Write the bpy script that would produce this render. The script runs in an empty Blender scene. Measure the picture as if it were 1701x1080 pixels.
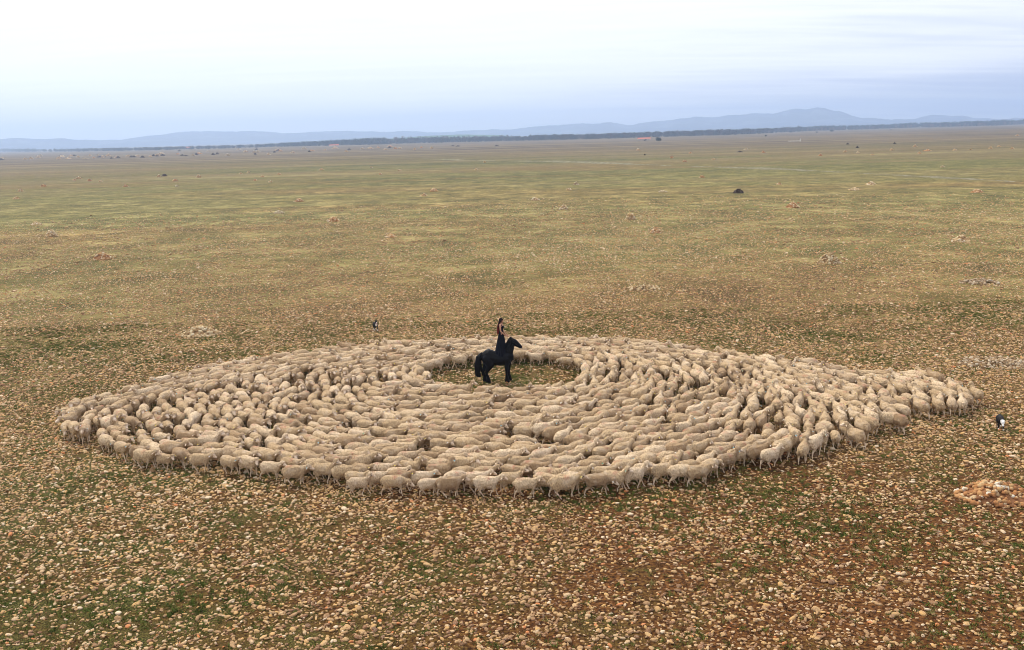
import bpy, bmesh, math, random
import numpy as np
from mathutils import Vector, Matrix, Euler

random.seed(7)
rng = np.random.default_rng(11)
SC = bpy.context.scene
COL = SC.collection
R = math.radians

# ------------------------------------------------------------------ camera
W, HH = 1701.0, 1080.0
FOC, CAMH = 1600.0, 11.5
PITCH, ROLL = R(11.17), R(1.6)
f0 = Vector((0, math.cos(PITCH), -math.sin(PITCH)))
u0 = Vector((0, math.sin(PITCH), math.cos(PITCH)))
r0 = Vector((1, 0, 0))
CR = r0 * math.cos(ROLL) - u0 * math.sin(ROLL)
CU = u0 * math.cos(ROLL) + r0 * math.sin(ROLL)
cam_d = bpy.data.cameras.new("camera")
cam = bpy.data.objects.new("camera", cam_d)
COL.objects.link(cam)
M = Matrix((CR, CU, -f0)).transposed().to_4x4()
M.translation = Vector((0, 0, CAMH))
cam.matrix_world = M
cam_d.sensor_width = 36
cam_d.lens = 36 * FOC / W
cam_d.clip_start = 0.5
cam_d.clip_end = 60000
SC.camera = cam


def ray(x, y):
    return (f0 * FOC + CR * (x - W / 2) + CU * (HH / 2 - y)).normalized()


def gp(x, y):
    """ground point seen at a pixel of the photograph"""
    d = ray(x, y)
    t = -CAMH / d.z
    return Vector((d.x * t, d.y * t, 0))


def pt_at(x, y, dist):
    """point at horizontal distance dist along a ray"""
    d = ray(x, y)
    t = dist / math.hypot(d.x, d.y)
    return Vector((d.x * t, d.y * t, CAMH + d.z * t))


# ------------------------------------------------------------------ world, sun
SUN_EL, SUN_AZ = R(52), R(-35)          # azimuth from +Y, negative to the left
world = bpy.data.worlds.new("World")
SC.world = world
world.use_nodes = True
wt = world.node_tree
wt.nodes.clear()


def N(t, typ, loc=None, **kw):
    n = t.nodes.new(typ)
    for k, v in kw.items():
        setattr(n, k, v)
    return n


def math_node(t, op, a, b=None, c=None, clamp=False):
    n = t.nodes.new('ShaderNodeMath')
    n.operation = op
    n.use_clamp = clamp
    for i, v in enumerate((a, b, c)):
        if v is None:
            continue
        if isinstance(v, (int, float)):
            n.inputs[i].default_value = v
        else:
            t.links.new(v, n.inputs[i])
    return n.outputs[0]


def mix_rgb(t, fac, a, b, mode='MIX'):
    n = t.nodes.new('ShaderNodeMix')
    n.data_type = 'RGBA'
    n.blend_type = mode
    n.clamp_factor = True
    for idx, v in ((0, fac), (6, a), (7, b)):
        if isinstance(v, (int, float)):
            n.inputs[idx].default_value = v
        elif isinstance(v, tuple):
            n.inputs[idx].default_value = (*v, 1)
        else:
            t.links.new(v, n.inputs[idx])
    return n.outputs[2]


def ramp(t, fac, stops, interp='LINEAR'):
    n = t.nodes.new('ShaderNodeValToRGB')
    cr = n.color_ramp
    cr.interpolation = interp
    while len(cr.elements) < len(stops):
        cr.elements.new(0.5)
    for e, (p, c) in zip(cr.elements, stops):
        e.position = p
        if isinstance(c, (int, float)):
            c = (c, c, c)
        e.color = (*c, 1)
    t.links.new(fac, n.inputs[0])
    return n.outputs[0]


def noise(t, vec, scale, detail=3, rough=0.5, dist=0.0):
    n = t.nodes.new('ShaderNodeTexNoise')
    n.inputs['Scale'].default_value = scale
    n.inputs['Detail'].default_value = detail
    n.inputs['Roughness'].default_value = rough
    n.inputs['Distortion'].default_value = dist
    t.links.new(vec, n.inputs['Vector'])
    return n.outputs[0]


def mapping(t, vec, scale=(1, 1, 1), rot=(0, 0, 0), loc=(0, 0, 0)):
    n = t.nodes.new('ShaderNodeMapping')
    n.inputs['Scale'].default_value = scale
    n.inputs['Rotation'].default_value = rot
    n.inputs['Location'].default_value = loc
    t.links.new(vec, n.inputs['Vector'])
    return n.outputs[0]


sky = wt.nodes.new('ShaderNodeTexSky')
sky.sky_type = 'NISHITA'
sky.sun_disc = False
sky.sun_elevation = SUN_EL
sky.sun_rotation = SUN_AZ
sky.air_density = 1.0
sky.dust_density = 1.5
tc = wt.nodes.new('ShaderNodeTexCoord')
sep = wt.nodes.new('ShaderNodeSeparateXYZ')
wt.links.new(tc.outputs['Generated'], sep.inputs[0])
zc = math_node(wt, 'MAXIMUM', sep.outputs[2], 0.0)
den = math_node(wt, 'ADD', zc, 0.09)
px_ = math_node(wt, 'DIVIDE', sep.outputs[0], den)
py_ = math_node(wt, 'DIVIDE', sep.outputs[1], den)
cmb = wt.nodes.new('ShaderNodeCombineXYZ')
wt.links.new(px_, cmb.inputs[0])
wt.links.new(py_, cmb.inputs[1])
v1 = mapping(wt, cmb.outputs[0], scale=(0.16, 0.55, 1), rot=(0, 0, R(-8)), loc=(3.1, 1.7, 0))
n1 = noise(wt, v1, 1.4, 6, 0.52, 0.35)
v2 = mapping(wt, cmb.outputs[0], scale=(0.3, 1.5, 1), rot=(0, 0, R(-5)), loc=(7.3, 0.4, 0))
n2 = noise(wt, v2, 1.6, 8, 0.62, 0.8)
# thick bank to the left and overhead, opening to the right and near the horizon
az = math_node(wt, 'DIVIDE', sep.outputs[0], math_node(wt, 'ADD', math_node(wt, 'ABSOLUTE', sep.outputs[1]), 0.3))
cover = math_node(wt, 'MULTIPLY_ADD', az, -1.25, 1.0)
cover = math_node(wt, 'MULTIPLY_ADD', zc, 1.9, cover)
low = math_node(wt, 'MULTIPLY', math_node(wt, 'SUBTRACT', 0.085, zc, clamp=True), -1.8)
cover = math_node(wt, 'ADD', cover, low)
cover = math_node(wt, 'MULTIPLY_ADD', math_node(wt, 'SUBTRACT', n1, 0.5), 1.5, cover)
cover = math_node(wt, 'MULTIPLY_ADD', math_node(wt, 'SUBTRACT', n2, 0.5), 0.6, cover)
mr = wt.nodes.new('ShaderNodeMapRange')
mr.interpolation_type = 'SMOOTHSTEP'
mr.inputs['From Min'].default_value = 0.12
mr.inputs['From Max'].default_value = 1.0
wt.links.new(cover, mr.inputs['Value'])
skyb = mix_rgb(wt, 1.0, sky.outputs[0], (1.0, 1.0, 1.0), 'MULTIPLY')
veil = mix_rgb(wt, 0.80, skyb, (5.3, 6.1, 9.3))
cloud = mix_rgb(wt, n2, (9.8, 10.1, 10.8), (12.2, 12.2, 12.2))
wc = mix_rgb(wt, mr.outputs[0], veil, cloud)
v3 = mapping(wt, cmb.outputs[0], scale=(0.35, 2.6, 1), rot=(0, 0, R(-11)), loc=(1.3, 5.4, 0))
n3 = noise(wt, v3, 1.1, 9, 0.6, 1.2)
wisp = math_node(wt, 'MULTIPLY', ramp(wt, n3, [(0.54, 0.0), (0.70, 1.0)]), ramp(wt, zc, [(0.05, 0.0), (0.09, 0.75)]))
wc = mix_rgb(wt, wisp, wc, (11.0, 11.2, 11.4))
bg = wt.nodes.new('ShaderNodeBackground')
bg.inputs['Strength'].default_value = 0.085
wt.links.new(wc, bg.inputs['Color'])
wo = wt.nodes.new('ShaderNodeOutputWorld')
wt.links.new(bg.outputs[0], wo.inputs['Surface'])

sun_d = bpy.data.lights.new("sun", 'SUN')
sun_d.energy = 2.7
sun_d.angle = R(11)
sun_d.color = (1.0, 0.92, 0.78)
sun = bpy.data.objects.new("sun", sun_d)
COL.objects.link(sun)
sdir = Vector((math.sin(SUN_AZ) * math.cos(SUN_EL), math.cos(SUN_AZ) * math.cos(SUN_EL), math.sin(SUN_EL)))
sun.rotation_euler = sdir.to_track_quat('Z', 'Y').to_euler()

SC.view_settings.view_transform = 'Standard'
SC.view_settings.look = 'None'
SC.view_settings.exposure = 0.38
SC.view_settings.gamma = 1.0
SC.render.engine = 'CYCLES'
SC.cycles.max_bounces = 7
SC.cycles.diffuse_bounces = 2
SC.cycles.glossy_bounces = 2
SC.cycles.volume_bounces = 6
SC.cycles.transparent_max_bounces = 4
SC.cycles.filter_width = 0.9


# ------------------------------------------------------------------ helpers
def mat(name, build, rough=0.9, spec=0.2):
    m = bpy.data.materials.new(name)
    m.use_nodes = True
    t = m.node_tree
    p = t.nodes['Principled BSDF']
    p.inputs['Roughness'].default_value = rough
    p.inputs['Specular IOR Level'].default_value = spec
    c = build(t, p)
    if isinstance(c, tuple):
        p.inputs['Base Color'].default_value = (*c, 1)
    elif c is not None:
        t.links.new(c, p.inputs['Base Color'])
    return m


def bump(t, p, h, strength=0.5, dist=0.02):
    b = t.nodes.new('ShaderNodeBump')
    b.inputs['Strength'].default_value = strength
    b.inputs['Distance'].default_value = dist
    t.links.new(h, b.inputs['Height'])
    t.links.new(b.outputs[0], p.inputs['Normal'])


def attr(t, name, kind='GEOMETRY'):
    n = t.nodes.new('ShaderNodeAttribute')
    n.attribute_name = name
    n.attribute_type = kind
    return n


def mesh_np(name, V, F, mats, smooth=True, matidx=None, attrs=None):
    """V (n,3), F (m,k) equal sized polygons"""
    me = bpy.data.meshes.new(name)
    V = np.asarray(V, dtype=np.float32)
    F = np.asarray(F, dtype=np.int32)
    n, (m, k) = len(V), F.shape
    me.vertices.add(n)
    me.vertices.foreach_set('co', V.ravel())
    me.loops.add(m * k)
    me.loops.foreach_set('vertex_index', F.ravel())
    me.polygons.add(m)
    me.polygons.foreach_set('loop_start', np.arange(0, m * k, k, dtype=np.int32))
    try:
        me.polygons.foreach_set('loop_total', np.full(m, k, dtype=np.int32))
    except Exception:
        pass
    for mm in (mats if isinstance(mats, (list, tuple)) else [mats]):
        me.materials.append(mm)
    if matidx is not None:
        me.polygons.foreach_set('material_index', np.asarray(matidx, dtype=np.int32))
    me.polygons.foreach_set('use_smooth', np.full(m, smooth, dtype=bool))
    for an, (kind, data) in (attrs or {}).items():
        a = me.attributes.new(an, kind, 'POINT')
        a.data.foreach_set('vector' if kind == 'FLOAT_VECTOR' else 'value', np.asarray(data, dtype=np.float32).ravel())
    me.update()
    me.validate()
    return me


def link(name, me, parent=None, loc=(0, 0, 0), rot=(0, 0, 0)):
    o = bpy.data.objects.new(name, me)
    COL.objects.link(o)
    o.location = loc
    o.rotation_euler = rot
    if parent:
        o.parent = parent
    return o


def tag(o, label=None, cat=None, group=None, kind=None):
    if label:
        o['label'] = label
    if cat:
        o['category'] = cat
    if group:
        o['group'] = group
    if kind:
        o['kind'] = kind
    return o


def ico(sub=2):
    bm = bmesh.new()
    bmesh.ops.create_icosphere(bm, subdivisions=sub, radius=1)
    V = np.array([v.co[:] for v in bm.verts])
    F = np.array([[v.index for v in f.verts] for f in bm.faces])
    bm.free()
    return V, F


ICO2 = ico(2)
ICO3 = ico(3)


class Blob:
    """closed ellipsoids laid along chains, fused into ONE continuous skin by a voxel remesh"""

    def __init__(self):
        self.V, self.F, self.n = [], [], 0

    def ell(self, c, r, rot=None):
        V, F = ICO2
        r = (r, r, r) if isinstance(r, (int, float)) else r
        P = V * np.array(r)
        if rot is not None:
            P = P @ np.array(Euler(rot).to_matrix()).T
        self.V.append(P + np.array(c))
        self.F.append(F + self.n)
        self.n += len(V)

    def chain(self, pts, rad, step=0.3):
        for i in range(len(pts) - 1):
            a, b = np.array(pts[i], float), np.array(pts[i + 1], float)
            ra = np.array(rad[i] if not isinstance(rad[i], (int, float)) else (rad[i],) * 3, float)
            rb = np.array(rad[i + 1] if not isinstance(rad[i + 1], (int, float)) else (rad[i + 1],) * 3, float)
            L = np.linalg.norm(b - a)
            k = max(1, int(math.ceil(L / (step * min(ra.min(), rb.min())))))
            for j in range(k + 1):
                s = j / k
                self.ell(a + (b - a) * s, tuple(ra + (rb - ra) * s))

    def build(self, voxel, smooth=3, deci=None):
        me = mesh_np('tmp', np.vstack(self.V), np.vstack(self.F), [], True)
        o = bpy.data.objects.new('tmp', me)
        COL.objects.link(o)
        m = o.modifiers.new('r', 'REMESH')
        m.mode = 'VOXEL'
        m.voxel_size = voxel
        s = o.modifiers.new('s', 'SMOOTH')
        s.factor = 0.5
        s.iterations = smooth
        if deci:
            d = o.modifiers.new('d', 'DECIMATE')
            d.ratio = deci
        o.modifiers.new('t', 'TRIANGULATE')
        dg = bpy.context.evaluated_depsgraph_get()
        dg.update()
        ev = bpy.data.meshes.new_from_object(o.evaluated_get(dg))
        V = np.empty(len(ev.vertices) * 3, np.float32)
        ev.vertices.foreach_get('co', V)
        F = np.empty(len(ev.loops), np.int32)
        ev.loops.foreach_get('vertex_index', F)
        bpy.data.objects.remove(o)
        bpy.data.meshes.remove(me)
        bpy.data.meshes.remove(ev)
        return V.reshape(-1, 3), F.reshape(-1, 3)


def sines(P, scale, seed, octaves=3):
    """cheap smooth noise, about -1..1"""
    g = np.random.default_rng(seed)
    out = np.zeros(len(P))
    amp, tot = 1.0, 0
    for o in range(octaves):
        for k in range(5):
            d = g.normal(size=P.shape[1])
            d /= np.linalg.norm(d)
            out += amp * np.sin(P @ d * scale * g.uniform(0.7, 1.5) * 2 ** o + g.uniform(0, 6.3))
        tot += amp * 1.6
        amp *= 0.55
    return out / tot


# ------------------------------------------------------------------ ground
def ground_mat(t, p):
    g = t.nodes.new('ShaderNodeNewGeometry')
    P = g.outputs['Position']
    s = t.nodes.new('ShaderNodeSeparateXYZ')
    t.links.new(P, s.inputs[0])
    # distance from the pasture's middle (a place in the world, not the lens)
    ln = t.nodes.new('ShaderNodeVectorMath')
    ln.operation = 'LENGTH'
    t.links.new(P, ln.inputs[0])
    D = ln.outputs['Value']
    fine = noise(t, P, 9.0, 4, 0.6)
    fine2 = noise(t, mapping(t, P, loc=(31, 7, 3)), 22.0, 3, 0.6)
    patch = noise(t, P, 0.55, 5, 0.6, 0.4)
    big = noise(t, mapping(t, P, loc=(11, 5, 0)), 0.055, 5, 0.55, 0.5)
    huge = noise(t, mapping(t, P, scale=(0.35, 1, 1), loc=(3, 50, 0)), 0.012, 5, 0.55, 0.6)
    soil = ramp(t, fine, [(0.36, (0.030, 0.013, 0.005)), (0.5, (0.105, 0.040, 0.013)), (0.64, (0.24, 0.105, 0.036))])
    moss = ramp(t, fine2, [(0.38, (0.012, 0.015, 0.004)), (0.5, (0.068, 0.064, 0.016)), (0.62, (0.17, 0.145, 0.045))])
    m = math_node(t, 'ADD', math_node(t, 'MULTIPLY', patch, 0.6), math_node(t, 'MULTIPLY', big, 0.55))
    m = math_node(t, 'ADD', m, math_node(t, 'MULTIPLY', fine, 0.45))
    # the right hand side is barer and redder
    m = math_node(t, 'MULTIPLY_ADD', math_node(t, 'DIVIDE', s.outputs[0], math_node(t, 'ADD', D, 6)), -0.16, m)
    mm = ramp(t, m, [(0.72, 0.0), (0.96, 1.0)])
    near = mix_rgb(t, mm, soil, moss)
    # stones too far off to be laid one by one: cobble cells
    vo = t.nodes.new('ShaderNodeTexVoronoi')
    vo.inputs['Scale'].default_value = 6.0
    t.links.new(P, vo.inputs['Vector'])
    cell = t.nodes.new('ShaderNodeSeparateColor')
    t.links.new(vo.outputs['Color'], cell.inputs[0])
    cobc = ramp(t, cell.outputs[0], [(0.0, (0.20, 0.11, 0.05)), (0.4, (0.40, 0.27, 0.13)), (0.75, (0.50, 0.39, 0.24)), (1.0, (0.60, 0.52, 0.40))])
    cobm = math_node(t, 'LESS_THAN', vo.outputs['Distance'], 0.42)
    cobm = math_node(t, 'MULTIPLY', cobm, math_node(t, 'GREATER_THAN', cell.outputs[1], 0.42))
    fade = t.nodes.new('ShaderNodeMapRange')
    fade.inputs['From Min'].default_value = 60
    fade.inputs['From Max'].default_value = 150
    t.links.new(D, fade.inputs['Value'])
    cobm = math_node(t, 'MULTIPLY', cobm, fade.outputs[0])
    # pasture of the middle distance
    frac = noise(t, P, 0.11, 12, 0.83, 0.2)
    olive = ramp(t, frac, [(0.36, (0.044, 0.052, 0.013)), (0.5, (0.155, 0.142, 0.044)), (0.62, (0.40, 0.345, 0.155))])
    rust = ramp(t, frac, [(0.36, (0.065, 0.034, 0.015)), (0.5, (0.20, 0.115, 0.040)), (0.62, (0.44, 0.29, 0.12))])
    mid = mix_rgb(t, ramp(t, huge, [(0.48, 0.0), (0.62, 0.85)]), olive, rust)
    mid = mix_rgb(t, ramp(t, big, [(0.35, 0.25), (0.55, 0.0)]), mid, (0.11, 0.125, 0.034))
    midf = t.nodes.new('ShaderNodeMapRange')
    midf.inputs['From Min'].default_value = 32
    midf.inputs['From Max'].default_value = 80
    t.links.new(D, midf.inputs['Value'])
    c = mix_rgb(t, math_node(t, 'MULTIPLY', midf.outputs[0], 0.92), near, mid)
    c = mix_rgb(t, math_node(t, 'MULTIPLY', cobm, 0.6), c, cobc)
    spk = noise(t, P, 0.30, 9, 0.92)
    c = mix_rgb(t, math_node(t, 'MULTIPLY', fade.outputs[0], 1.0), c, mix_rgb(t, 1.0, c, ramp(t, spk, [(0.40, (0.5, 0.5, 0.45)), (0.5, (1.0, 1.0, 1.0)), (0.60, (1.6, 1.5, 1.4))]), 'MULTIPLY'))
    # long strips of grey-green and mauve heath further out
    strip = noise(t, mapping(t, P, scale=(0.16, 1, 1), rot=(0, 0, R(2.0)), loc=(0, 9, 0)), 0.02, 9, 0.72, 0.3)
    far_a = ramp(t, strip, [(0.36, (0.055, 0.054, 0.018)), (0.46, (0.120, 0.115, 0.034)), (0.54, (0.150, 0.100, 0.048)), (0.64, (0.28, 0.225, 0.10))])
    fa = t.nodes.new('ShaderNodeMapRange')
    fa.inputs['From Min'].default_value = 150
    fa.inputs['From Max'].default_value = 330
    t.links.new(D, fa.inputs['Value'])
    c = mix_rgb(t, math_node(t, 'MULTIPLY', fa.outputs[0], 0.6), c, far_a)
    heath = ramp(t, strip, [(0.38, (0.065, 0.042, 0.030)), (0.62, (0.20, 0.145, 0.09))])
    fb = t.nodes.new('ShaderNodeMapRange')
    fb.inputs['From Min'].default_value = 480
    fb.inputs['From Max'].default_value = 900
    t.links.new(math_node(t, 'ADD', D, math_node(t, 'MULTIPLY', strip, 300)), fb.inputs['Value'])
    c = mix_rgb(t, math_node(t, 'MULTIPLY', fb.outputs[0], 0.9), c, heath)
    c = mix_rgb(t, fb.outputs[0], c, mix_rgb(t, 1.0, c, ramp(t, spk, [(0.42, (0.7, 0.7, 0.7)), (0.58, (1.35, 1.35, 1.3))]), 'MULTIPLY'))
    h = math_node(t, 'ADD', math_node(t, 'MULTIPLY', fine, 1.0), math_node(t, 'MULTIPLY', fine2, 0.6))
    bump(t, p, h, 0.9, 0.05)
    return mix_rgb(t, 1.0, c, (0.86, 0.87, 0.78), 'MULTIPLY')


GM = mat('pasture_soil', ground_mat, 0.95, 0.1)
rad = [0, 8, 20, 40, 80, 160, 320, 640, 1280, 2560, 5000, 9500]
nseg = 96
gv, gf = [], []
for r_ in rad[1:]:
    for k in range(nseg):
        a = 2 * math.pi * k / nseg
        gv.append((r_ * math.cos(a), r_ * math.sin(a), 0))
for i in range(len(rad) - 2):
    for k in range(nseg):
        a, b = i * nseg + k, i * nseg + (k + 1) % nseg
        gf.append((a, b, b + nseg, a + nseg))
me = bpy.data.meshes.new('ground')
me.from_pydata(gv, [], gf + [tuple(range(nseg))])
me.materials.append(GM)
tag(link('ground', me), kind='structure')

# ------------------------------------------------------------------ distant hills and woods
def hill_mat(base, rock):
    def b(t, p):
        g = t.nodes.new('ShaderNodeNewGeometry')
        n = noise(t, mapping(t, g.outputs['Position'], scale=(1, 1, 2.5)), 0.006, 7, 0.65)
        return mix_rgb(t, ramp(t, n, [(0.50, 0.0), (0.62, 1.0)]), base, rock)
    return b


def ridge(name, prof, dist, depth, mt, seed, jag=1.0):
    xs = np.array([q[0] for q in prof], float)
    ys = np.array([q[1] for q in prof], float)
    X = np.arange(xs[0], xs[-1] + 1, 2.5)
    Y = np.interp(X, xs, ys)
    Y = np.convolve(np.pad(Y, 2, mode='edge'), [.1, .2, .4, .2, .1], 'valid')
    Y += sines((X / 9.0).reshape(-1, 1), 1.0, seed, 4) * 1.1 * jag
    prof_t = [(-1.0, 0.0), (-.75, .18), (-.5, .42), (-.25, .75), (0, 1.0), (.3, .8), (.65, .4), (1, 0)]
    V, nx = [], len(X)
    for j, (s, hfac) in enumerate(prof_t):
        for i, (x, y) in enumerate(zip(X, Y)):
            top = pt_at(x, y, dist)
            d = Vector((top.x, top.y, 0)).normalized()
            q = Vector((top.x, top.y, 0)) + d * depth * s
            wob = 0 if j in (0, 7, 4) else 0.13 * math.sin(i * 0.31 + j * 1.9 + seed) + 0.09 * math.sin(i * 0.83 + j * 2.7)
            V.append((q.x, q.y, max(top.z, .5) * max(0, hfac + wob * hfac) - (3 if hfac == 0 else 0)))
    F = [(j * nx + i, j * nx + i + 1, (j + 1) * nx + i + 1, (j + 1) * nx + i) for j in range(len(prof_t) - 1) for i in range(nx - 1)]
    return tag(link(name, mesh_np(name, V, F, mt)), kind='structure')


HM = mat('hill_scrub_haze_tint', hill_mat((0.030, 0.045, 0.070), (0.13, 0.15, 0.18)), 1.0, 0.0)  # scrub and rock colours carry a painted blue of distant haze
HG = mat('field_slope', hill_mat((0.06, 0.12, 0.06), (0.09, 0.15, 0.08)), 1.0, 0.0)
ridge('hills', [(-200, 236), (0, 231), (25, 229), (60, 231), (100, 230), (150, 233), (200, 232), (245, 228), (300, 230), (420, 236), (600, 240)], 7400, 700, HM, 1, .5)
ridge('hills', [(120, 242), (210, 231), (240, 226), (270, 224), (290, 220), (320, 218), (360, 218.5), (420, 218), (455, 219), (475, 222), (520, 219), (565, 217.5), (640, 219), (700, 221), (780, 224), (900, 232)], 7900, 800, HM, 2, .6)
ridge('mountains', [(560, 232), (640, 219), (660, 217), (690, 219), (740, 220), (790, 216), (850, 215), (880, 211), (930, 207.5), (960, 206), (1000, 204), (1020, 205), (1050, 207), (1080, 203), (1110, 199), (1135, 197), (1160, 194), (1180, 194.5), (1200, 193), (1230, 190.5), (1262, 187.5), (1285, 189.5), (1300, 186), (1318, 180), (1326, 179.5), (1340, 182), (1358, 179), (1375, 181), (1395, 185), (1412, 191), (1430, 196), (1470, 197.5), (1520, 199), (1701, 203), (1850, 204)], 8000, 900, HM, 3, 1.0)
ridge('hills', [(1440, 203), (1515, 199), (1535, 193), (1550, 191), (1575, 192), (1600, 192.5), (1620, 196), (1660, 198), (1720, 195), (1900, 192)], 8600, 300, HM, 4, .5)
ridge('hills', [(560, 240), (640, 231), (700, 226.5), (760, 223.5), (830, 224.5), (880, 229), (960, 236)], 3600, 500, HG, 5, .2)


def leaf_mat(a, b, c):
    def f(t, p):
        n = attr(t, 'tone')
        return ramp(t, n.outputs['Fac'], [(0.0, a), (0.5, b), (1.0, c)])
    return f


WOOD = {
    'dark': mat('wood_dark', leaf_mat((0.008, 0.014, 0.010), (0.018, 0.028, 0.016), (0.03, 0.04, 0.02)), 1.0, 0.0),
    'mixed': mat('wood_mixed', leaf_mat((0.015, 0.022, 0.014), (0.035, 0.035, 0.024), (0.075, 0.05, 0.038)), 1.0, 0.0),
    'bare': mat('wood_bare', leaf_mat((0.06, 0.04, 0.032), (0.10, 0.065, 0.05), (0.15, 0.10, 0.08)), 1.0, 0.0),
    'bark': mat('tree_bark', lambda t, p: (0.06, 0.045, 0.035), 1.0, 0.0),
}


def crown_tris(c, rx, rz, n, size, g):
    """leaf clumps: small random triangles through an ellipsoid"""
    d = g.normal(size=(n, 3))
    d /= np.linalg.norm(d, axis=1)[:, None]
    rr = g.uniform(0.35, 1.0, n) ** 0.5
    P = np.array(c) + d * rr[:, None] * np.array((rx, rx, rz))
    T = g.normal(size=(n, 3, 3)) * size
    V = (P[:, None, :] + T).reshape(-1, 3)
    F = np.arange(n * 3).reshape(-1, 3)
    return V, F


BELT = [(-200, 257, 253), (0, 252.4, 247.6), (100, 252, 247.6), (150, 251.6, 246.5), (200, 250.6, 246), (260, 249.6, 244.8), (303, 248.3, 243.6), (434, 244.8, 240.4), (445, 244.4, 238.5), (529, 243, 234), (600, 241, 230.5),
        (688, 238.4, 227), (812, 235.4, 225.5), (875, 234, 224.5), (988, 231.6, 222), (1094, 227.9, 218.5), (1200, 225, 215), (1260, 222.5, 213.5), (1309, 219.9, 211), (1365, 217.6, 208.8), (1436, 215.4, 207.5),
        (1524, 212.6, 203.5), (1583, 211.2, 202), (1651, 209.4, 199.6), (1701, 207, 198), (1900, 200, 191)]
bx, bb, bt = (np.array(c, float) for c in zip(*BELT))


def wood(name, x0, x1, kind, n, label, hs=1.0, slim=1.0, back=0.0, seed=0):
    g = np.random.default_rng(seed)
    VV, FF, TT, off = [], [], [], 0
    for i in range(n):
        x = g.uniform(x0, x1)
        yb, yt = np.interp(x, bx, bb), np.interp(x, bx, bt)
        base = gp(x, yb)
        dist = base.length
        extra = g.uniform(0, 0.10) + back
        h = (pt_at(x, yt, dist * (1 + extra)).z) * g.uniform(0.72, 1.02) * hs
        h = max(h, 3.0)
        q = base * (1 + extra)
        w = h * g.uniform(0.30, 0.5) * slim
        V, F = crown_tris((q.x, q.y, h * 0.55), w, h * 0.47, 70, h * 0.10 * (0.6 if slim < .6 else 1), g)
        VV.append(V)
        FF.append(F + off)
        off += len(V)
        TT.append(np.full(len(V), 0) + np.repeat(np.clip(g.uniform(0, 1) + g.normal(0, .2, 70), 0, 1), 3))
        tv = np.array([(q.x - .2, q.y, 0), (q.x + .2, q.y, 0), (q.x, q.y, h * .8)])
        VV.append(tv)
        FF.append(np.array([[0, 1, 2]]) + off)
        off += 3
        TT.append(np.zeros(3))
    me = mesh_np(name, np.vstack(VV), np.vstack(FF), WOOD[kind], False, attrs={'tone': ('FLOAT', np.concatenate(TT))})
    return tag(link(name, me), label, 'woodland', kind='stuff')


wood('woodland', -60, 440, 'mixed', 520, 'thin line of trees on the far left horizon', 1.15, 1.3, -.05, 1)
wood('woodland', 435, 640, 'dark', 330, 'dense dark wood under the low hills left of centre', 1.0, 1, 0, 2)
wood('woodland', 600, 900, 'mixed', 420, 'dark mixed wood along the horizon at the centre', .82, 1, 0, 3)
wood('woodland', 560, 860, 'bare', 190, 'bare brownish poplars above the wood at the centre', 1.1, .35, .10, 4)
wood('woodland', 880, 1330, 'mixed', 620, 'bushy tree belt below the mountain', 1.0, 1, 0, 5)
wood('woodland', 1150, 1701, 'bare', 260, 'bare brown trees in front of the right tree belt', .72, .8, 0, 6)
wood('woodland', 1320, 1780, 'dark', 560, 'dark tree belt on the right horizon', .95, 1, .04, 7)


# single trees and shrubs standing alone
def lone_tree(x, y, wpx, hpx, label, cat, name, seed, group=None, kind='dark'):
    g = np.random.default_rng(seed)
    base = gp(x, y)
    d = base.length
    w, h = wpx * d / FOC, hpx * d / FOC
    root = bpy.data.objects.new(name, None)
    COL.objects.link(root)
    root.location = base
    tag(root, label, cat, group)
    VV, FF, TT, off = [], [], [], 0
    for k in range(9):
        a = g.uniform(0, 6.28)
        rr = g.uniform(0, .28) * w
        c = (math.cos(a) * rr, math.sin(a) * rr, h * g.uniform(.42, .68))
        V, F = crown_tris(c, w * g.uniform(.2, .3), h * g.uniform(.22, .34), 160, h * .035 + .03, g)
        V[:, 2] = np.maximum(V[:, 2], .05)
        VV.append(V); FF.append(F + off); off += len(V)
        TT.append(np.repeat(g.uniform(0, 1) + g.normal(0, .2, 160), 3))
    me = mesh_np('crown', np.vstack(VV), np.vstack(FF), WOOD[kind], False, attrs={'tone': ('FLOAT', np.concatenate(TT))})
    link('crown', me, root)
    b = Blob()
    b.chain([(0, 0, -.05), (0.02 * h, 0, h * .25), (0, 0.02 * h, h * .5)], [h * .045, h * .035, h * .02], 0.6)
    V, F = b.build(h * .02, 1)
    link('trunk', mesh_np('trunk', V, F, WOOD['bark']), root)
    return root


lone_tree(1093, 236.3, 10.5, 8.5, 'broad dark green bushy tree standing alone beside the red-roofed barn', 'tree', 'tree', 21)
for i, (x, y, w_, h_, l) in enumerate([
        (1071, 235, 3.5, 2.8, 'small dark shrub just left of the lone bushy tree'),
        (1148, 226.8, 3, 2.6, 'small dark shrub right of the lone bushy tree, before the woods'),
        (1272, 227.3, 5, 3.4, 'dark shrub under the mountain, largest between barn and white fence'),
        (1236, 223.4, 3, 2.2, 'tiny dark shrub left of the dark shrub under the mountain'),
        (1313, 220.8, 6, 3, 'wide low shrub against the wood below the mountain summit'),
        (1357, 221, 3.2, 2.4, 'tiny dark shrub just left of the blue-green shrub'),
        (1382, 219.6, 8, 4, 'blue-green shrub standing out before the right tree belt'),
        (1480, 217, 2.6, 2, 'solitary dark shrub on the bare ground near the right horizon')]):
    lone_tree(x, y, w_, h_, l, 'shrub', 'shrub', 30 + i, 'shrubs on the far plain')

# pale gravelly track far out on the plain
def path_mat(t, p):
    P = t.nodes.new('ShaderNodeNewGeometry').outputs['Position']
    return ramp(t, noise(t, P, .5, 9, .85), [(0.38, (0.075, 0.070, 0.034)), (0.5, (0.17, 0.15, 0.085)), (0.62, (0.40, 0.36, 0.27))])


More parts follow.
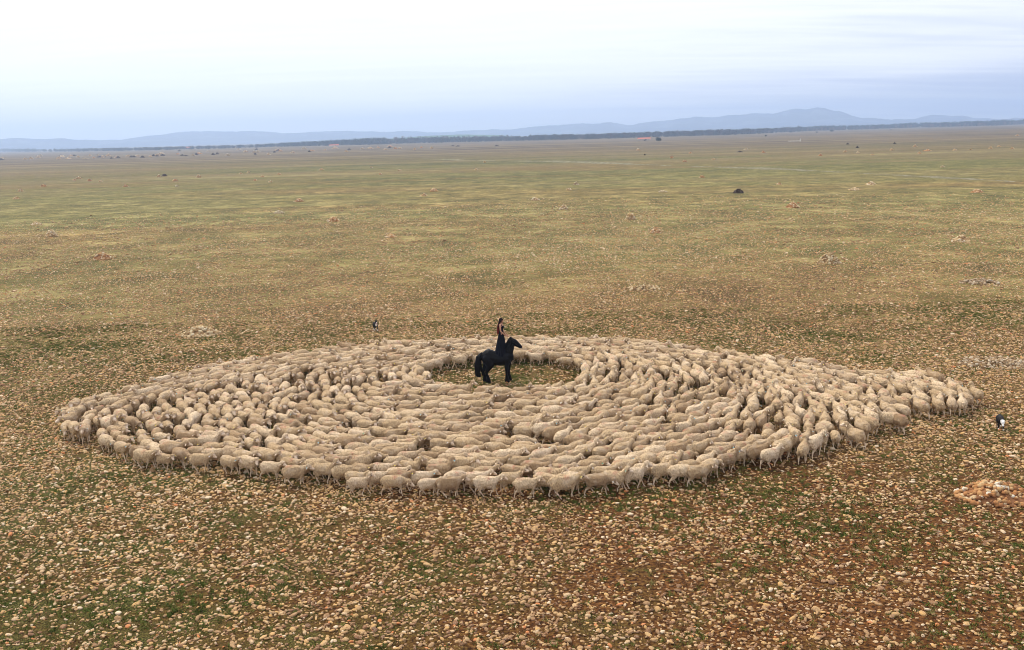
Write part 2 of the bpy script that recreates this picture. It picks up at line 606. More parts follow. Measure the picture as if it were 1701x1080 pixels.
PM = mat('gravel_track', path_mat, 1.0, .05)
g = np.random.default_rng(5)
V, nn = [], 0
ctrl = [(700, 264), (800, 267), (930, 268.5), (1010, 271), (1130, 276), (1300, 281), (1450, 289), (1600, 297), (1760, 306)]
cx_, cy_ = zip(*ctrl)
for x in np.arange(700, 1760, 4.0):
    y = np.interp(x, cx_, cy_)
    a = 1.6 + 1.1 * math.sin(x * .021) + .6 * math.sin(x * .11) + g.uniform(-.5, .5)
    if x < 760:
        a *= (x - 696) / 64
    for q in (y - a * .5, y + a * .5):
        c = gp(x, q)
        V.append((c.x, c.y, .02))
    nn += 1
tag(link('path', mesh_np('path', V, [(2 * i, 2 * i + 1, 2 * i + 3, 2 * i + 2) for i in range(nn - 1)], PM)), kind='structure')

# farm buildings far off
ROOFM = mat('red_tiles', lambda t, p: mix_rgb(t, noise(t, t.nodes.new('ShaderNodeTexCoord').outputs['Object'], 1.5, 4), (0.42, 0.10, 0.05), (0.62, 0.20, 0.11)), .9, .1)
WALLM = mat('lime_render', lambda t, p: mix_rgb(t, noise(t, t.nodes.new('ShaderNodeTexCoord').outputs['Object'], .8, 4), (0.42, 0.34, 0.28), (0.60, 0.52, 0.45)), .95, .1)
DOORM = mat('dark_wood_door', lambda t, p: (0.05, 0.035, 0.03), .8, .2)
WHITEM = mat('white_paint', lambda t, p: (0.75, 0.75, 0.72), .6, .3)


def box(name, c, s, m, parent):
    x, y, z = s[0] / 2, s[1] / 2, s[2] / 2
    V = [(c[0] + i * x, c[1] + j * y, c[2] + k * z) for i in (-1, 1) for j in (-1, 1) for k in (-1, 1)]
    F = [(0, 1, 3, 2), (4, 6, 7, 5), (0, 4, 5, 1), (2, 3, 7, 6), (0, 2, 6, 4), (1, 5, 7, 3)]
    return link(name, mesh_np(name, V, F, m, False), parent)


def barn(x, y, lpx, hpx, label):
    base = gp(x, y)
    d = base.length
    L, h = lpx * d / FOC, hpx * d / FOC
    D = L * .42
    root = bpy.data.objects.new('barn', None)
    COL.objects.link(root)
    root.location = base
    root.rotation_euler = (0, 0, -math.atan2(base.x, base.y) + .08)
    tag(root, label, 'barn')
    box('wall', (0, 0, h * .25), (L, D, h * .5), WALLM, root)
    e = L * .02
    V = [(-L / 2 - e, -D / 2 - e, h * .5 + .003), (L / 2 + e, -D / 2 - e, h * .5 + .003), (L / 2 + e, D / 2 + e, h * .5 + .003), (-L / 2 - e, D / 2 + e, h * .5 + .003),
         (-L / 2 - e, 0, h), (L / 2 + e, 0, h)]
    me = bpy.data.meshes.new('roof')
    me.from_pydata(V, [], [(0, 1, 5, 4), (2, 3, 4, 5), (0, 4, 3), (1, 2, 5), (0, 3, 2, 1)])
    me.materials.append(ROOFM)
    link('roof', me, root)
    box('door', (L * .12, -D / 2 - .04, h * .2), (L * .1, .08, h * .4), DOORM, root)
    for k in (-.3, -.1, .34):
        box('window', (L * k, -D / 2 - .03, h * .3), (L * .05, .06, h * .16), DOORM, root)


barn(310, 247.6, 17, 3.4, 'long low barn with salmon red roof before the left woods')
barn(555, 243.2, 15, 3.0, 'small barn with pale red roof at the foot of the dark wood')
barn(1070, 232.4, 20, 3.6, 'sheepfold with bright red roof and pale wall left of the bushy tree')
b0 = gp(1320, 235.4)
fr = bpy.data.objects.new('fence', None)
COL.objects.link(fr)
fr.location = b0
tag(fr, 'low white fence with one taller post on the plain below the mountain', 'fence')
for k in (.35, .7):
    box('rail', (-.5, 0, k), (9.6, .08, .14), WHITEM, fr)
for k in (-5.2, -3, -.6, 1.8, 4.2):
    box('post', (k, .12, .45), (.14, .14, .9), WHITEM, fr)
box('post', (4.6, .12, 1.1), (.2, .2, 2.2), WHITEM, fr)


# ------------------------------------------------------------------ cobbles
def stone_col(t, fac):
    return ramp(t, fac, [(0.0, (0.12, 0.06, 0.03)), (0.18, (0.21, 0.10, 0.045)), (0.30, (0.28, 0.17, 0.085)), (0.48, (0.42, 0.28, 0.14)), (0.60, (0.52, 0.33, 0.12)),
                         (0.70, (0.50, 0.37, 0.22)), (0.84, (0.56, 0.45, 0.32)), (0.95, (0.68, 0.60, 0.48)), (1.0, (0.52, 0.19, 0.06))])


def cobble_mat(kind, heap=False):
    def f(t, p):
        a = attr(t, 'tint', kind)
        o = t.nodes.new('ShaderNodeTexCoord').outputs['Object'] if kind != 'GEOMETRY' else t.nodes.new('ShaderNodeNewGeometry').outputs['Position']
        g = t.nodes.new('ShaderNodeNewGeometry').outputs['Position']
        c = stone_col(t, a.outputs['Fac'])
        n = noise(t, g, 26, 4, .65)
        c = mix_rgb(t, ramp(t, n, [(0.45, 0.0), (0.70, 0.65)]), c, (0.20, 0.13, 0.08))
        n3 = noise(t, g, 60, 3, .6)
        c = mix_rgb(t, ramp(t, n3, [(0.35, 0.35), (0.5, 0.0)]), c, (0.75, 0.68, 0.56))
        bump(t, p, n, .5, .02)
        return mix_rgb(t, 1.0, c, (1.0, 0.89, 0.76), 'MULTIPLY')
    return f


def heap_mat(tilt):
    def f(t, p):
        a = attr(t, 'tint')
        g = t.nodes.new('ShaderNodeNewGeometry').outputs['Position']
        c = ramp(t, a.outputs['Fac'], tilt)
        n = noise(t, g, 14, 4, .65)
        c = mix_rgb(t, ramp(t, n, [(0.45, 0.0), (0.70, 0.6)]), c, (0.26, 0.13, 0.06))
        bump(t, p, n, .5, .03)
        return c
    return f


COBM = mat('river_cobble', cobble_mat('INSTANCER'), .85, .25)
HEAPS = {
    'straw': mat('heap_straw', heap_mat([(0, (0.24, 0.14, 0.065)), (0.5, (0.48, 0.34, 0.17)), (1, (0.66, 0.56, 0.38))]), .9, .15),
    'dull': mat('heap_dull', heap_mat([(0, (0.15, 0.095, 0.05)), (0.5, (0.34, 0.24, 0.135)), (1, (0.56, 0.48, 0.36))]), .9, .15),
    'tan': mat('heap_tan', heap_mat([(0, (0.34, 0.20, 0.09)), (0.35, (0.55, 0.38, 0.19)), (0.7, (0.70, 0.55, 0.33)), (1, (0.82, 0.74, 0.58))]), .9, .15),
    'orange': mat('heap_orange', heap_mat([(0, (0.34, 0.16, 0.07)), (0.4, (0.56, 0.30, 0.13)), (0.7, (0.66, 0.46, 0.25)), (1, (0.74, 0.62, 0.44))]), .9, .15),
    'rust': mat('heap_rust', heap_mat([(0, (0.20, 0.09, 0.045)), (0.4, (0.42, 0.19, 0.07)), (0.7, (0.50, 0.31, 0.14)), (0.9, (0.56, 0.44, 0.28)), (1, (0.66, 0.60, 0.50))]), .9, .15),
    'pale': mat('heap_pale', heap_mat([(0, (0.24, 0.16, 0.08)), (0.4, (0.52, 0.41, 0.24)), (1, (0.70, 0.64, 0.50))]), .9, .15),
    'dark': mat('heap_dark', heap_mat([(0, (0.022, 0.018, 0.016)), (0.6, (0.065, 0.055, 0.05)), (1, (0.15, 0.13, 0.12))]), .9, .15),
    'grey': mat('heap_grey', heap_mat([(0, (0.22, 0.16, 0.11)), (0.6, (0.40, 0.32, 0.25)), (1, (0.56, 0.50, 0.44))]), .9, .15),
}

stones_col = bpy.data.collections.new('cobble_shapes')
for k in range(10):
    V, F = ico(2)
    V = V * (1 + 0.16 * sines(V, 1.6, 100 + k, 2)[:, None])
    V = np.sign(V) * np.abs(V) ** 0.92
    V *= np.array((1.0, rng.uniform(.62, .95), rng.uniform(.42, .66)))
    o = bpy.data.objects.new('cobble', mesh_np('cobble', V, F, COBM))
    stones_col.objects.link(o)


def instancer(name, V, idx, rot, scl, tint, coll, label, cat):
    me = bpy.data.meshes.new(name)
    n = len(V)
    me.vertices.add(n)
    me.vertices.foreach_set('co', np.asarray(V, np.float32).ravel())
    for an, kind, key, data in (('idx', 'INT', 'value', idx), ('rot', 'FLOAT_VECTOR', 'vector', rot), ('scl', 'FLOAT_VECTOR', 'vector', scl), ('tint', 'FLOAT', 'value', tint)):
        a = me.attributes.new(an, kind, 'POINT')
        a.data.foreach_set(key, np.asarray(data, np.int32 if kind == 'INT' else np.float32).ravel())
    o = link(name, me)
    ng = bpy.data.node_groups.new(name, 'GeometryNodeTree')
    ng.interface.new_socket('Geometry', in_out='INPUT', socket_type='NodeSocketGeometry')
    ng.interface.new_socket('Geometry', in_out='OUTPUT', socket_type='NodeSocketGeometry')
    gi, go = ng.nodes.new('NodeGroupInput'), ng.nodes.new('NodeGroupOutput')
    ci = ng.nodes.new('GeometryNodeCollectionInfo')
    ci.inputs['Collection'].default_value = coll
    ci.inputs['Separate Children'].default_value = True
    ci.inputs['Reset Children'].default_value = True
    ip = ng.nodes.new('GeometryNodeInstanceOnPoints')
    ip.inputs['Pick Instance'].default_value = True

    def na(nm, dt):
        q = ng.nodes.new('GeometryNodeInputNamedAttribute')
        q.data_type = dt
        q.inputs['Name'].default_value = nm
        return q.outputs[0]
    L = ng.links.new
    L(gi.outputs[0], ip.inputs['Points'])
    L(ci.outputs[0], ip.inputs['Instance'])
    L(na('idx', 'INT'), ip.inputs['Instance Index'])
    e = ng.nodes.new('FunctionNodeEulerToRotation')
    L(na('rot', 'FLOAT_VECTOR'), e.inputs[0])
    L(e.outputs[0], ip.inputs['Rotation'])
    L(na('scl', 'FLOAT_VECTOR'), ip.inputs['Scale'])
    L(ip.outputs[0], go.inputs[0])
    m = o.modifiers.new('scatter', 'NODES')
    m.node_group = ng
    return tag(o, label, cat, kind='stuff')


def scatter(n, y0, y1, half=0.60, pad=4.0):
    y = np.sqrt(rng.uniform(y0 * y0, y1 * y1, n))
    x = rng.uniform(-1, 1, n) * (half * y + pad)
    return x, y


def bare(x, y):
    """0..1, how grassy a spot is (stones thin out there)"""
    P = np.stack([x, y], 1)
    green = np.exp(-(((x + 10.5) / 4.5) ** 2 + ((y - 23.5) / 2.6) ** 2))      # the greener hollow near the viewer on the left
    return np.clip(0.45 + 0.40 * sines(P, 0.16, 5, 3) + 0.25 * sines(P, 0.9, 6, 2) - 0.10 * x / (y + 6) + .6 * green, 0, 1)


def density(d):
    """cobbles per square metre that are laid one by one; fewer, larger ones stand for them further off"""
    return np.interp(d, [0, 42, 60, 85, 120, 150, 180], [98, 98, 62, 28, 12, 5, 0])


xs_, ys_ = [], []
for a0, a1 in ((14, 45), (45, 70), (70, 110), (110, 178)):
    dm = float(density(a0))
    area = .60 * (a1 * a1 - a0 * a0) + 8 * (a1 - a0)
    qx, qy = scatter(int(area * dm), a0, a1)
    kk = rng.uniform(0, 1, len(qx)) < density(np.hypot(qx, qy)) / dm
    xs_.append(qx[kk]); ys_.append(qy[kk])
x, y = np.concatenate(xs_), np.concatenate(ys_)
gr = bare(x, y)
dd = np.hypot(x, y)
keep = rng.uniform(0, 1, len(x)) < (1.05 - 0.70 * gr ** 1.5)
x, y, gr, dd = x[keep], y[keep], gr[keep], dd[keep]
n = len(x)
print('cobbles', n)
size = np.clip(rng.lognormal(math.log(0.040), 0.36, n), .018, .10) * (1 + np.clip(dd - 42, 0, 110) / 150)
P = np.stack([x, y], 1)
tint = np.clip(rng.beta(2.0, 2.4, n) + 0.07 * sines(P, .12, 9, 2), 0, .93)
tint[rng.uniform(0, 1, n) < .02] = 1.0
tint[rng.uniform(0, 1, n) < .03] = .95
scl = np.stack([size * rng.uniform(.85, 1.3, n), size * rng.uniform(.8, 1.1, n), size * rng.uniform(.65, 1.0, n)], 1)
rot = np.stack([rng.normal(0, .22, n), rng.normal(0, .22, n), rng.uniform(0, 6.28, n)], 1)
V = np.stack([x, y, size * rng.uniform(-.05, .35, n)], 1)
instancer('cobbles', V, rng.integers(0, 10, n), rot, scl, tint, stones_col, 'tan and cream cobblestones strewn over the pasture', 'stones')

# grass and low herbs between the stones
def tuft_mat(t, p):
    a = attr(t, 'tint', 'INSTANCER')
    return ramp(t, a.outputs['Fac'], [(0.0, (0.032, 0.058, 0.012)), (0.4, (0.075, 0.105, 0.020)), (0.7, (0.14, 0.145, 0.034)), (0.9, (0.20, 0.16, 0.06)), (1.0, (0.14, 0.07, 0.03))])


TM = mat('grass_blades', tuft_mat, .9, .1)
tuft_col = bpy.data.collections.new('grass_shapes')
for k in range(6):
    g = np.random.default_rng(60 + k)
    VV, FF = [], []
    for b_ in range(26):
        a, r_ = g.uniform(0, 6.28), g.uniform(0, 1) ** .5
        c = np.array((math.cos(a) * r_, math.sin(a) * r_, 0))
        l = g.normal(size=3) * .35
        l[2] = abs(l[2]) + g.uniform(.25, .6)
        s_ = np.array((math.cos(a + 1.5), math.sin(a + 1.5), 0)) * g.uniform(.07, .16)
        i = len(VV)
        VV += [c - s_, c + s_, c + l]
        FF.append((i, i + 1, i + 2))
    o = bpy.data.objects.new('tuft', mesh_np('tuft', VV, FF, TM, False))
    tuft_col.objects.link(o)
x, y = scatter(110000, 14, 62)
gr = bare(x, y)
gr2 = np.clip(.5 + .5 * sines(np.stack([x, y], 1), .5, 15, 3), 0, 1)
keep = rng.uniform(0, 1, len(x)) < np.clip(gr * .85 * gr2 + .16, 0, 1)
x, y, gr, gr2 = x[keep], y[keep], gr[keep], gr2[keep]
n = len(x)
print('tufts', n)
s = rng.uniform(.05, .13, n)
tt = np.clip(rng.beta(2, 2.0, n) + .30 - .30 * gr2, 0, 1)
instancer('grass', np.stack([x, y, np.zeros(n)], 1), rng.integers(0, 6, n), np.stack([np.zeros(n), np.zeros(n), rng.uniform(0, 6.28, n)], 1),
          np.stack([s, s, s * rng.uniform(.35, .8, n)], 1), tt, tuft_col, 'short green and brown herbs growing between the stones', 'grass')


# ------------------------------------------------------------------ stone heaps
def heap_mesh(w, h, dpt, n, ssz, kind, seed, flat=False):
    g = np.random.default_rng(seed)
    V0, F0 = ICO2 if n < 260 else ico(1)
    if ssz * 1600 / 300 < 1.0:
        V0, F0 = ico(1)
    VV, FF, TT, off = [], [], [], 0
    # core mound of earth and small stones
    for i in range(n):
        a = g.uniform(0, 6.28)
        r_ = g.uniform(0, 1) ** .6
        x, y = math.cos(a) * r_ * w / 2, math.sin(a) * r_ * dpt / 2
        prof = max(0, (1 - r_ ** 1.6)) * (1 + .35 * math.sin(3 * a + seed) * r_)
        z = h * prof * (1 if g.uniform() < .75 else g.uniform(.2, 1))
        s = ssz * g.uniform(.55, 1.35)
        P = V0 * (1 + .15 * sines(V0, 1.7, int(g.integers(1e6)), 1)[:, None]) * np.array((s * g.uniform(.8, 1.3), s * g.uniform(.7, 1.1), s * g.uniform(.5, .8)))
        P = P @ np.array(Euler((g.normal(0, .4), g.normal(0, .4), g.uniform(0, 6.28))).to_matrix()).T
        VV.append(P + np.array((x, y, max(z - s * .3, s * .25))))
        FF.append(F0 + off)
        off += len(V0)
        TT.append(np.full(len(V0), g.uniform(0, 1)))
    if flat:
        return mesh_np('stone_heap', np.vstack(VV), np.vstack(FF), HEAPS[kind], True, attrs={'tint': ('FLOAT', np.concatenate(TT))})
    # closed mound underneath
    k, rings = 20, 5
    mv = [(0, 0, h * .82)]
    for j in range(1, rings + 1):
        r_ = j / rings
        for q in range(k):
            a = q * 2 * math.pi / k
            mv.append((math.cos(a) * r_ * w * .47, math.sin(a) * r_ * dpt * .47, (h * .82 * max(0, 1 - r_ ** 1.6) - (.05 if j == rings else 0)) * (1 + .1 * math.sin(5 * a + j))))
    mf = [(0, 1 + q, 1 + (q + 1) % k) for q in range(k)]
    for j in range(rings - 1):
        for q in range(k):
            a, b = 1 + j * k + q, 1 + j * k + (q + 1) % k
            mf += [(a, a + k, b + k), (a, b + k, b)]
    VV.append(np.array(mv)); FF.append(np.array(mf) + off); TT.append(np.full(len(mv), .12))
    return mesh_np('stone_heap', np.vstack(VV), np.vstack(FF), HEAPS[kind], True, attrs={'tint': ('FLOAT', np.concatenate(TT))})


def ordinal(k):
    w_ = ['', 'first', 'second', 'third', 'fourth', 'fifth', 'sixth', 'seventh', 'eighth', 'ninth', 'tenth']
    if k <= 10:
        return w_[k]
    return f"{k}{'th' if 10 <= k % 100 <= 20 else {1: 'st', 2: 'nd', 3: 'rd'}.get(k % 10, 'th')}"


def heap(x, y, wpx, hpx, kind, label, group, seed, flat=1.0):
    b = gp(x, y)
    d = b.length
    w, h = wpx * d / FOC, hpx * d / FOC
    if d > 62:
        w, h = w * 1.12, h * 1.2
    if d > 150:
        h = min(h, 3)
    flatn = hpx / wpx < .13
    ssz = 0.085 if d < 60 else 0.115 if d < 120 else max(.14, w * .07)
    n = int(min(420, max(22, (.34 if flatn else 1.2) * w * w * .8 / (ssz * ssz))))
    if wpx < 12:
        n = min(n, 40)
    elif wpx < 30:
        n = min(n, 130)
    o = link('stone_heap', heap_mesh(w, h, w * .75, n, ssz, kind, seed, flatn), loc=b, rot=(0, 0, random.uniform(-.3, .3)))
    tag(o, label, 'stone heap', group)


heap(1655, 826, 120, 24, 'rust', 'largest heap of orange and cream cobbles, at the right edge before the dog', 'stone heaps near the flock', 1)
heap(1655, 604, 110, 5, 'dull', 'low spread patch of tan stones above the trailing sheep on the right', 'stone heaps near the flock', 2)
heap(333, 556, 62, 13, 'straw', 'cream cobble heap with green moss at its foot, above the flock left', 'stone heaps near the flock', 3)
heap(1377, 437, 32, 13, 'straw', 'round heap of white and tan stones on the right grass', 'stone heaps near the flock', 4)
heap(1068, 480, 52, 5, 'straw', 'flat pale yellowish stone heap directly above the horse', 'stone heaps near the flock', 5)
heap(1627, 470, 52, 5, 'dull', 'flattened scatter of tan stones in green grass far right', 'stone heaps near the flock', 6)
heap(1226, 321, 16, 6, 'dark', 'dark grey rubble heap alone on the plain, right of centre', 'stone heaps near the flock', 7)
MID = [(170, 431, 26, 9, 'orange'), (86, 393, 18, 8, 'tan'), (60, 374, 15, 4, 'tan'), (27, 331, 10, 3, 'tan'), (34, 318, 9, 3, 'tan'), (73, 310, 8, 3, 'orange'), (131, 297, 9, 3, 'tan'), (149, 301, 7, 3, 'orange'), (124, 300, 5, 2, 'orange'),
       (167, 302, 6, 2, 'tan'), (264, 294, 6, 3, 'tan'), (273, 293, 9, 3, 'dark'), (291, 301, 8, 3, 'orange'), (209, 310, 7, 3, 'orange'), (294, 310, 6, 2, 'pale'), (330, 295, 8, 4, 'tan'), (424, 300, 6, 2, 'orange'), (436, 294, 7, 2, 'tan'),
       (464, 290, 6, 2, 'orange'), (449, 303, 6, 2, 'tan'), (400, 289, 5, 2, 'tan'), (413, 287, 5, 2, 'tan'), (497, 335, 14, 4, 'orange'), (463, 355, 16, 4, 'pale'), (554, 368, 18, 6, 'orange'), (534, 283, 8, 3, 'tan'),
       (704, 326, 11, 4, 'tan'), (721, 318, 12, 4, 'orange'), (650, 394, 17, 4, 'orange'), (889, 333, 13, 4, 'tan'), (957, 307, 9, 4, 'pale'), (945, 316, 9, 3, 'tan'), (936, 348, 14, 6, 'tan'), (1047, 365, 16, 9, 'tan'),
       (1089, 387, 18, 7, 'orange'), (1100, 319, 13, 2, 'pale'), (805, 270, 5, 2, 'tan'), (664, 284, 6, 2, 'tan'), (632, 290, 5, 2, 'orange'), (617, 279, 4, 2, 'pale'), (791, 282, 5, 2, 'tan'), (1116, 263, 6, 3, 'orange'),
       (1596, 401, 27, 7, 'tan'), (1317, 345, 19, 7, 'orange'), (1420, 316, 17, 3, 'tan'), (1447, 307, 14, 4, 'tan'), (1623, 320, 16, 4, 'orange'), (1294, 307, 9, 3, 'tan'), (1166, 295, 8, 3, 'orange'), (1137, 269, 7, 3, 'orange'),
       (1185, 265, 6, 2, 'tan'), (1147, 255, 6, 2, 'orange'), (1268, 254, 6, 3, 'orange'), (1363, 259, 6, 3, 'orange'), (1404, 253, 7, 3, 'tan'), (1425, 254, 5, 2, 'tan'), (1449, 258, 6, 2, 'tan'), (1481, 250, 6, 3, 'tan'), (1520, 244, 6, 3, 'tan'),
       (1540, 251, 10, 2, 'orange'), (1527, 256, 7, 3, 'tan'), (1586, 250, 7, 2, 'tan'), (1613, 249, 5, 2, 'pale'), (1645, 247, 6, 3, 'tan'), (1681, 248, 6, 3, 'tan'), (1566, 278, 7, 2, 'pale'), (1659, 244, 6, 2, 'tan'),
       (1229, 253, 8, 2, 'dark'), (1408, 240, 5, 2, 'dark'), (1424, 246, 5, 3, 'dark'), (1486, 239, 5, 2, 'dark'), (1071, 258, 3, 2, 'dark'), (1690, 226, 5, 2, 'tan')]
MID.sort()
KW = {'orange': 'orange-brown', 'tan': 'tan', 'pale': 'pale yellowish', 'dark': 'dark'}
cnt = {}
for i, (x, y, w_, h_, k) in enumerate(MID):
    cnt[k] = cnt.get(k, 0) + 1
    size_w = 'sizeable' if w_ >= 14 else 'small'
    heap(x, y, w_, h_, k, f'{size_w} {KW[k]} stone heap, {ordinal(cnt[k])} {KW[k]} one from left across the open plain', 'stone heaps across the plain', 50 + i)
FAR = []
g = np.random.default_rng(77)
for x, y in [(5, 264), (42, 265), (52, 264.5), (64, 262), (67, 260), (97, 264.5), (103, 261.5), (114, 264), (118, 260), (130, 261.5), (142, 264.5), (150, 259.5), (156, 263), (163, 260), (171, 262), (180, 259.5), (193, 262.5),
             (213, 260), (228, 260), (250, 261), (262, 259), (268, 256), (296, 256.5), (322, 259), (331, 256), (346, 252), (378, 258.5), (397, 250), (408, 253), (422, 254), (428, 253), (446, 257), (461, 250), (466, 251.5),
             (487, 254), (505, 248), (518, 251), (540, 250), (557, 247), (575, 252), (602, 248), (615, 247), (628, 246), (640, 249), (648, 244), (657, 248), (664, 247), (689, 249), (700, 246), (717, 247), (1060, 250), (1240, 249)]:
    FAR.append((x, y, g.uniform(5, 9), g.uniform(1.8, 3.2), g.choice(['tan', 'tan', 'orange', 'pale'])))
for x, y in [(2, 266), (101, 260), (123, 259.5), (166, 261.5), (172, 261.5), (196, 262.5), (185, 263.5), (219, 261.5), (223, 261.5), (237, 262), (255, 259.5), (261, 260), (270, 259), (298, 251.5), (303, 259), (309, 259.2), (326, 257.5),
             (354, 257.5), (361, 256.5), (426, 249), (424, 257), (456, 253.5), (462, 250.5), (514, 252.5), (580, 249), (647, 246), (752, 243), (761, 243.5), (825, 243)]:
    FAR.append((x, y, g.uniform(4, 7), g.uniform(1.6, 2.8), 'dark'))
FAR.sort()
cnt = {}
for i, (x, y, w_, h_, k) in enumerate(FAR):
    cnt[k] = cnt.get(k, 0) + 1
    heap(x, y, w_, h_, k, f'tiny {KW[k]} heap near the horizon, {ordinal(cnt[k])} {KW[k]} one from the left', 'tiny far heaps before the woods', 200 + i)


# ------------------------------------------------------------------ sheep
def wool_mat(single):
    def f(t, p):
        lc = attr(t, 'lco').outputs['Vector']
        skin = attr(t, 'skin').outputs['Fac']
        mark = attr(t, 'mark').outputs['Fac']
        if single:
            tone = t.nodes.new('ShaderNodeObjectInfo').outputs['Random']
        else:
            tone = attr(t, 'tone').outputs['Fac']
        sh = t.nodes.new('ShaderNodeCombineXYZ')
        t.links.new(math_node(t, 'MULTIPLY', tone, 37.0), sh.inputs[0])
        va = t.nodes.new('ShaderNodeVectorMath')
        va.operation = 'ADD'
        t.links.new(lc, va.inputs[0])
        t.links.new(sh.outputs[0], va.inputs[1])
        v = va.outputs[0]
        base = ramp(t, tone, [(0.0, (0.34, 0.225, 0.125)), (0.15, (0.50, 0.35, 0.20)), (0.6, (0.62, 0.45, 0.265)), (0.85, (0.78, 0.60, 0.40)), (1.0, (0.42, 0.285, 0.165))])
        n = noise(t, mapping(t, v, scale=(2.2, 1, 1)), 16, 4, .65)       # staple partings run up and down the flank
        c = mix_rgb(t, ramp(t, n, [(0.36, 0.75), (0.56, 0.0)]), base, (0.22, 0.13, 0.07))
        n2 = noise(t, v, 3.5, 3, .5)
        c = mix_rgb(t, ramp(t, n2, [(0.5, 0.0), (0.72, 0.45)]), c, (0.66, 0.53, 0.40))
        sk = ramp(t, noise(t, v, 9, 2), [(0.35, (0.54, 0.37, 0.23)), (0.65, (0.82, 0.66, 0.50))])
        c = mix_rgb(t, skin, c, sk)
        mk = math_node(t, 'MULTIPLY', mark, ramp(t, noise(t, v, 24, 3, .6), [(0.45, 0.0), (0.58, 0.75)]))
        c = mix_rgb(t, mk, c, (0.42, 0.14, 0.10))
        bump(t, p, n, 1.0, .05)
        return c
    return f


WOOL_1 = mat('sheep_wool', wool_mat(True), .95, .1)
WOOL_N = mat('sheep_wool_flock', wool_mat(False), .95, .1)
for m_ in (WOOL_1, WOOL_N):
    pb = m_.node_tree.nodes['Principled BSDF']
    pb.inputs['Sheen Weight'].default_value = .06
    pb.inputs['Sheen Roughness'].default_value = .6
    pb.inputs['Sheen Tint'].default_value = (1, .9, .78, 1)
DARK = mat('dark_eye', lambda t, p: (0.015, 0.01, 0.008), .3, .5)
TAGS = {'yellow': mat('tag_yellow', lambda t, p: (0.75, 0.62, 0.04), .4, .4), 'white': mat('tag_white', lambda t, p: (0.82, 0.82, 0.80), .4, .4),
        'blue': mat('tag_blue', lambda t, p: (0.12, 0.48, 0.62), .4, .4), 'green': mat('tag_green', lambda t, p: (0.05, 0.42, 0.28), .4, .4)}


SHORT = .93


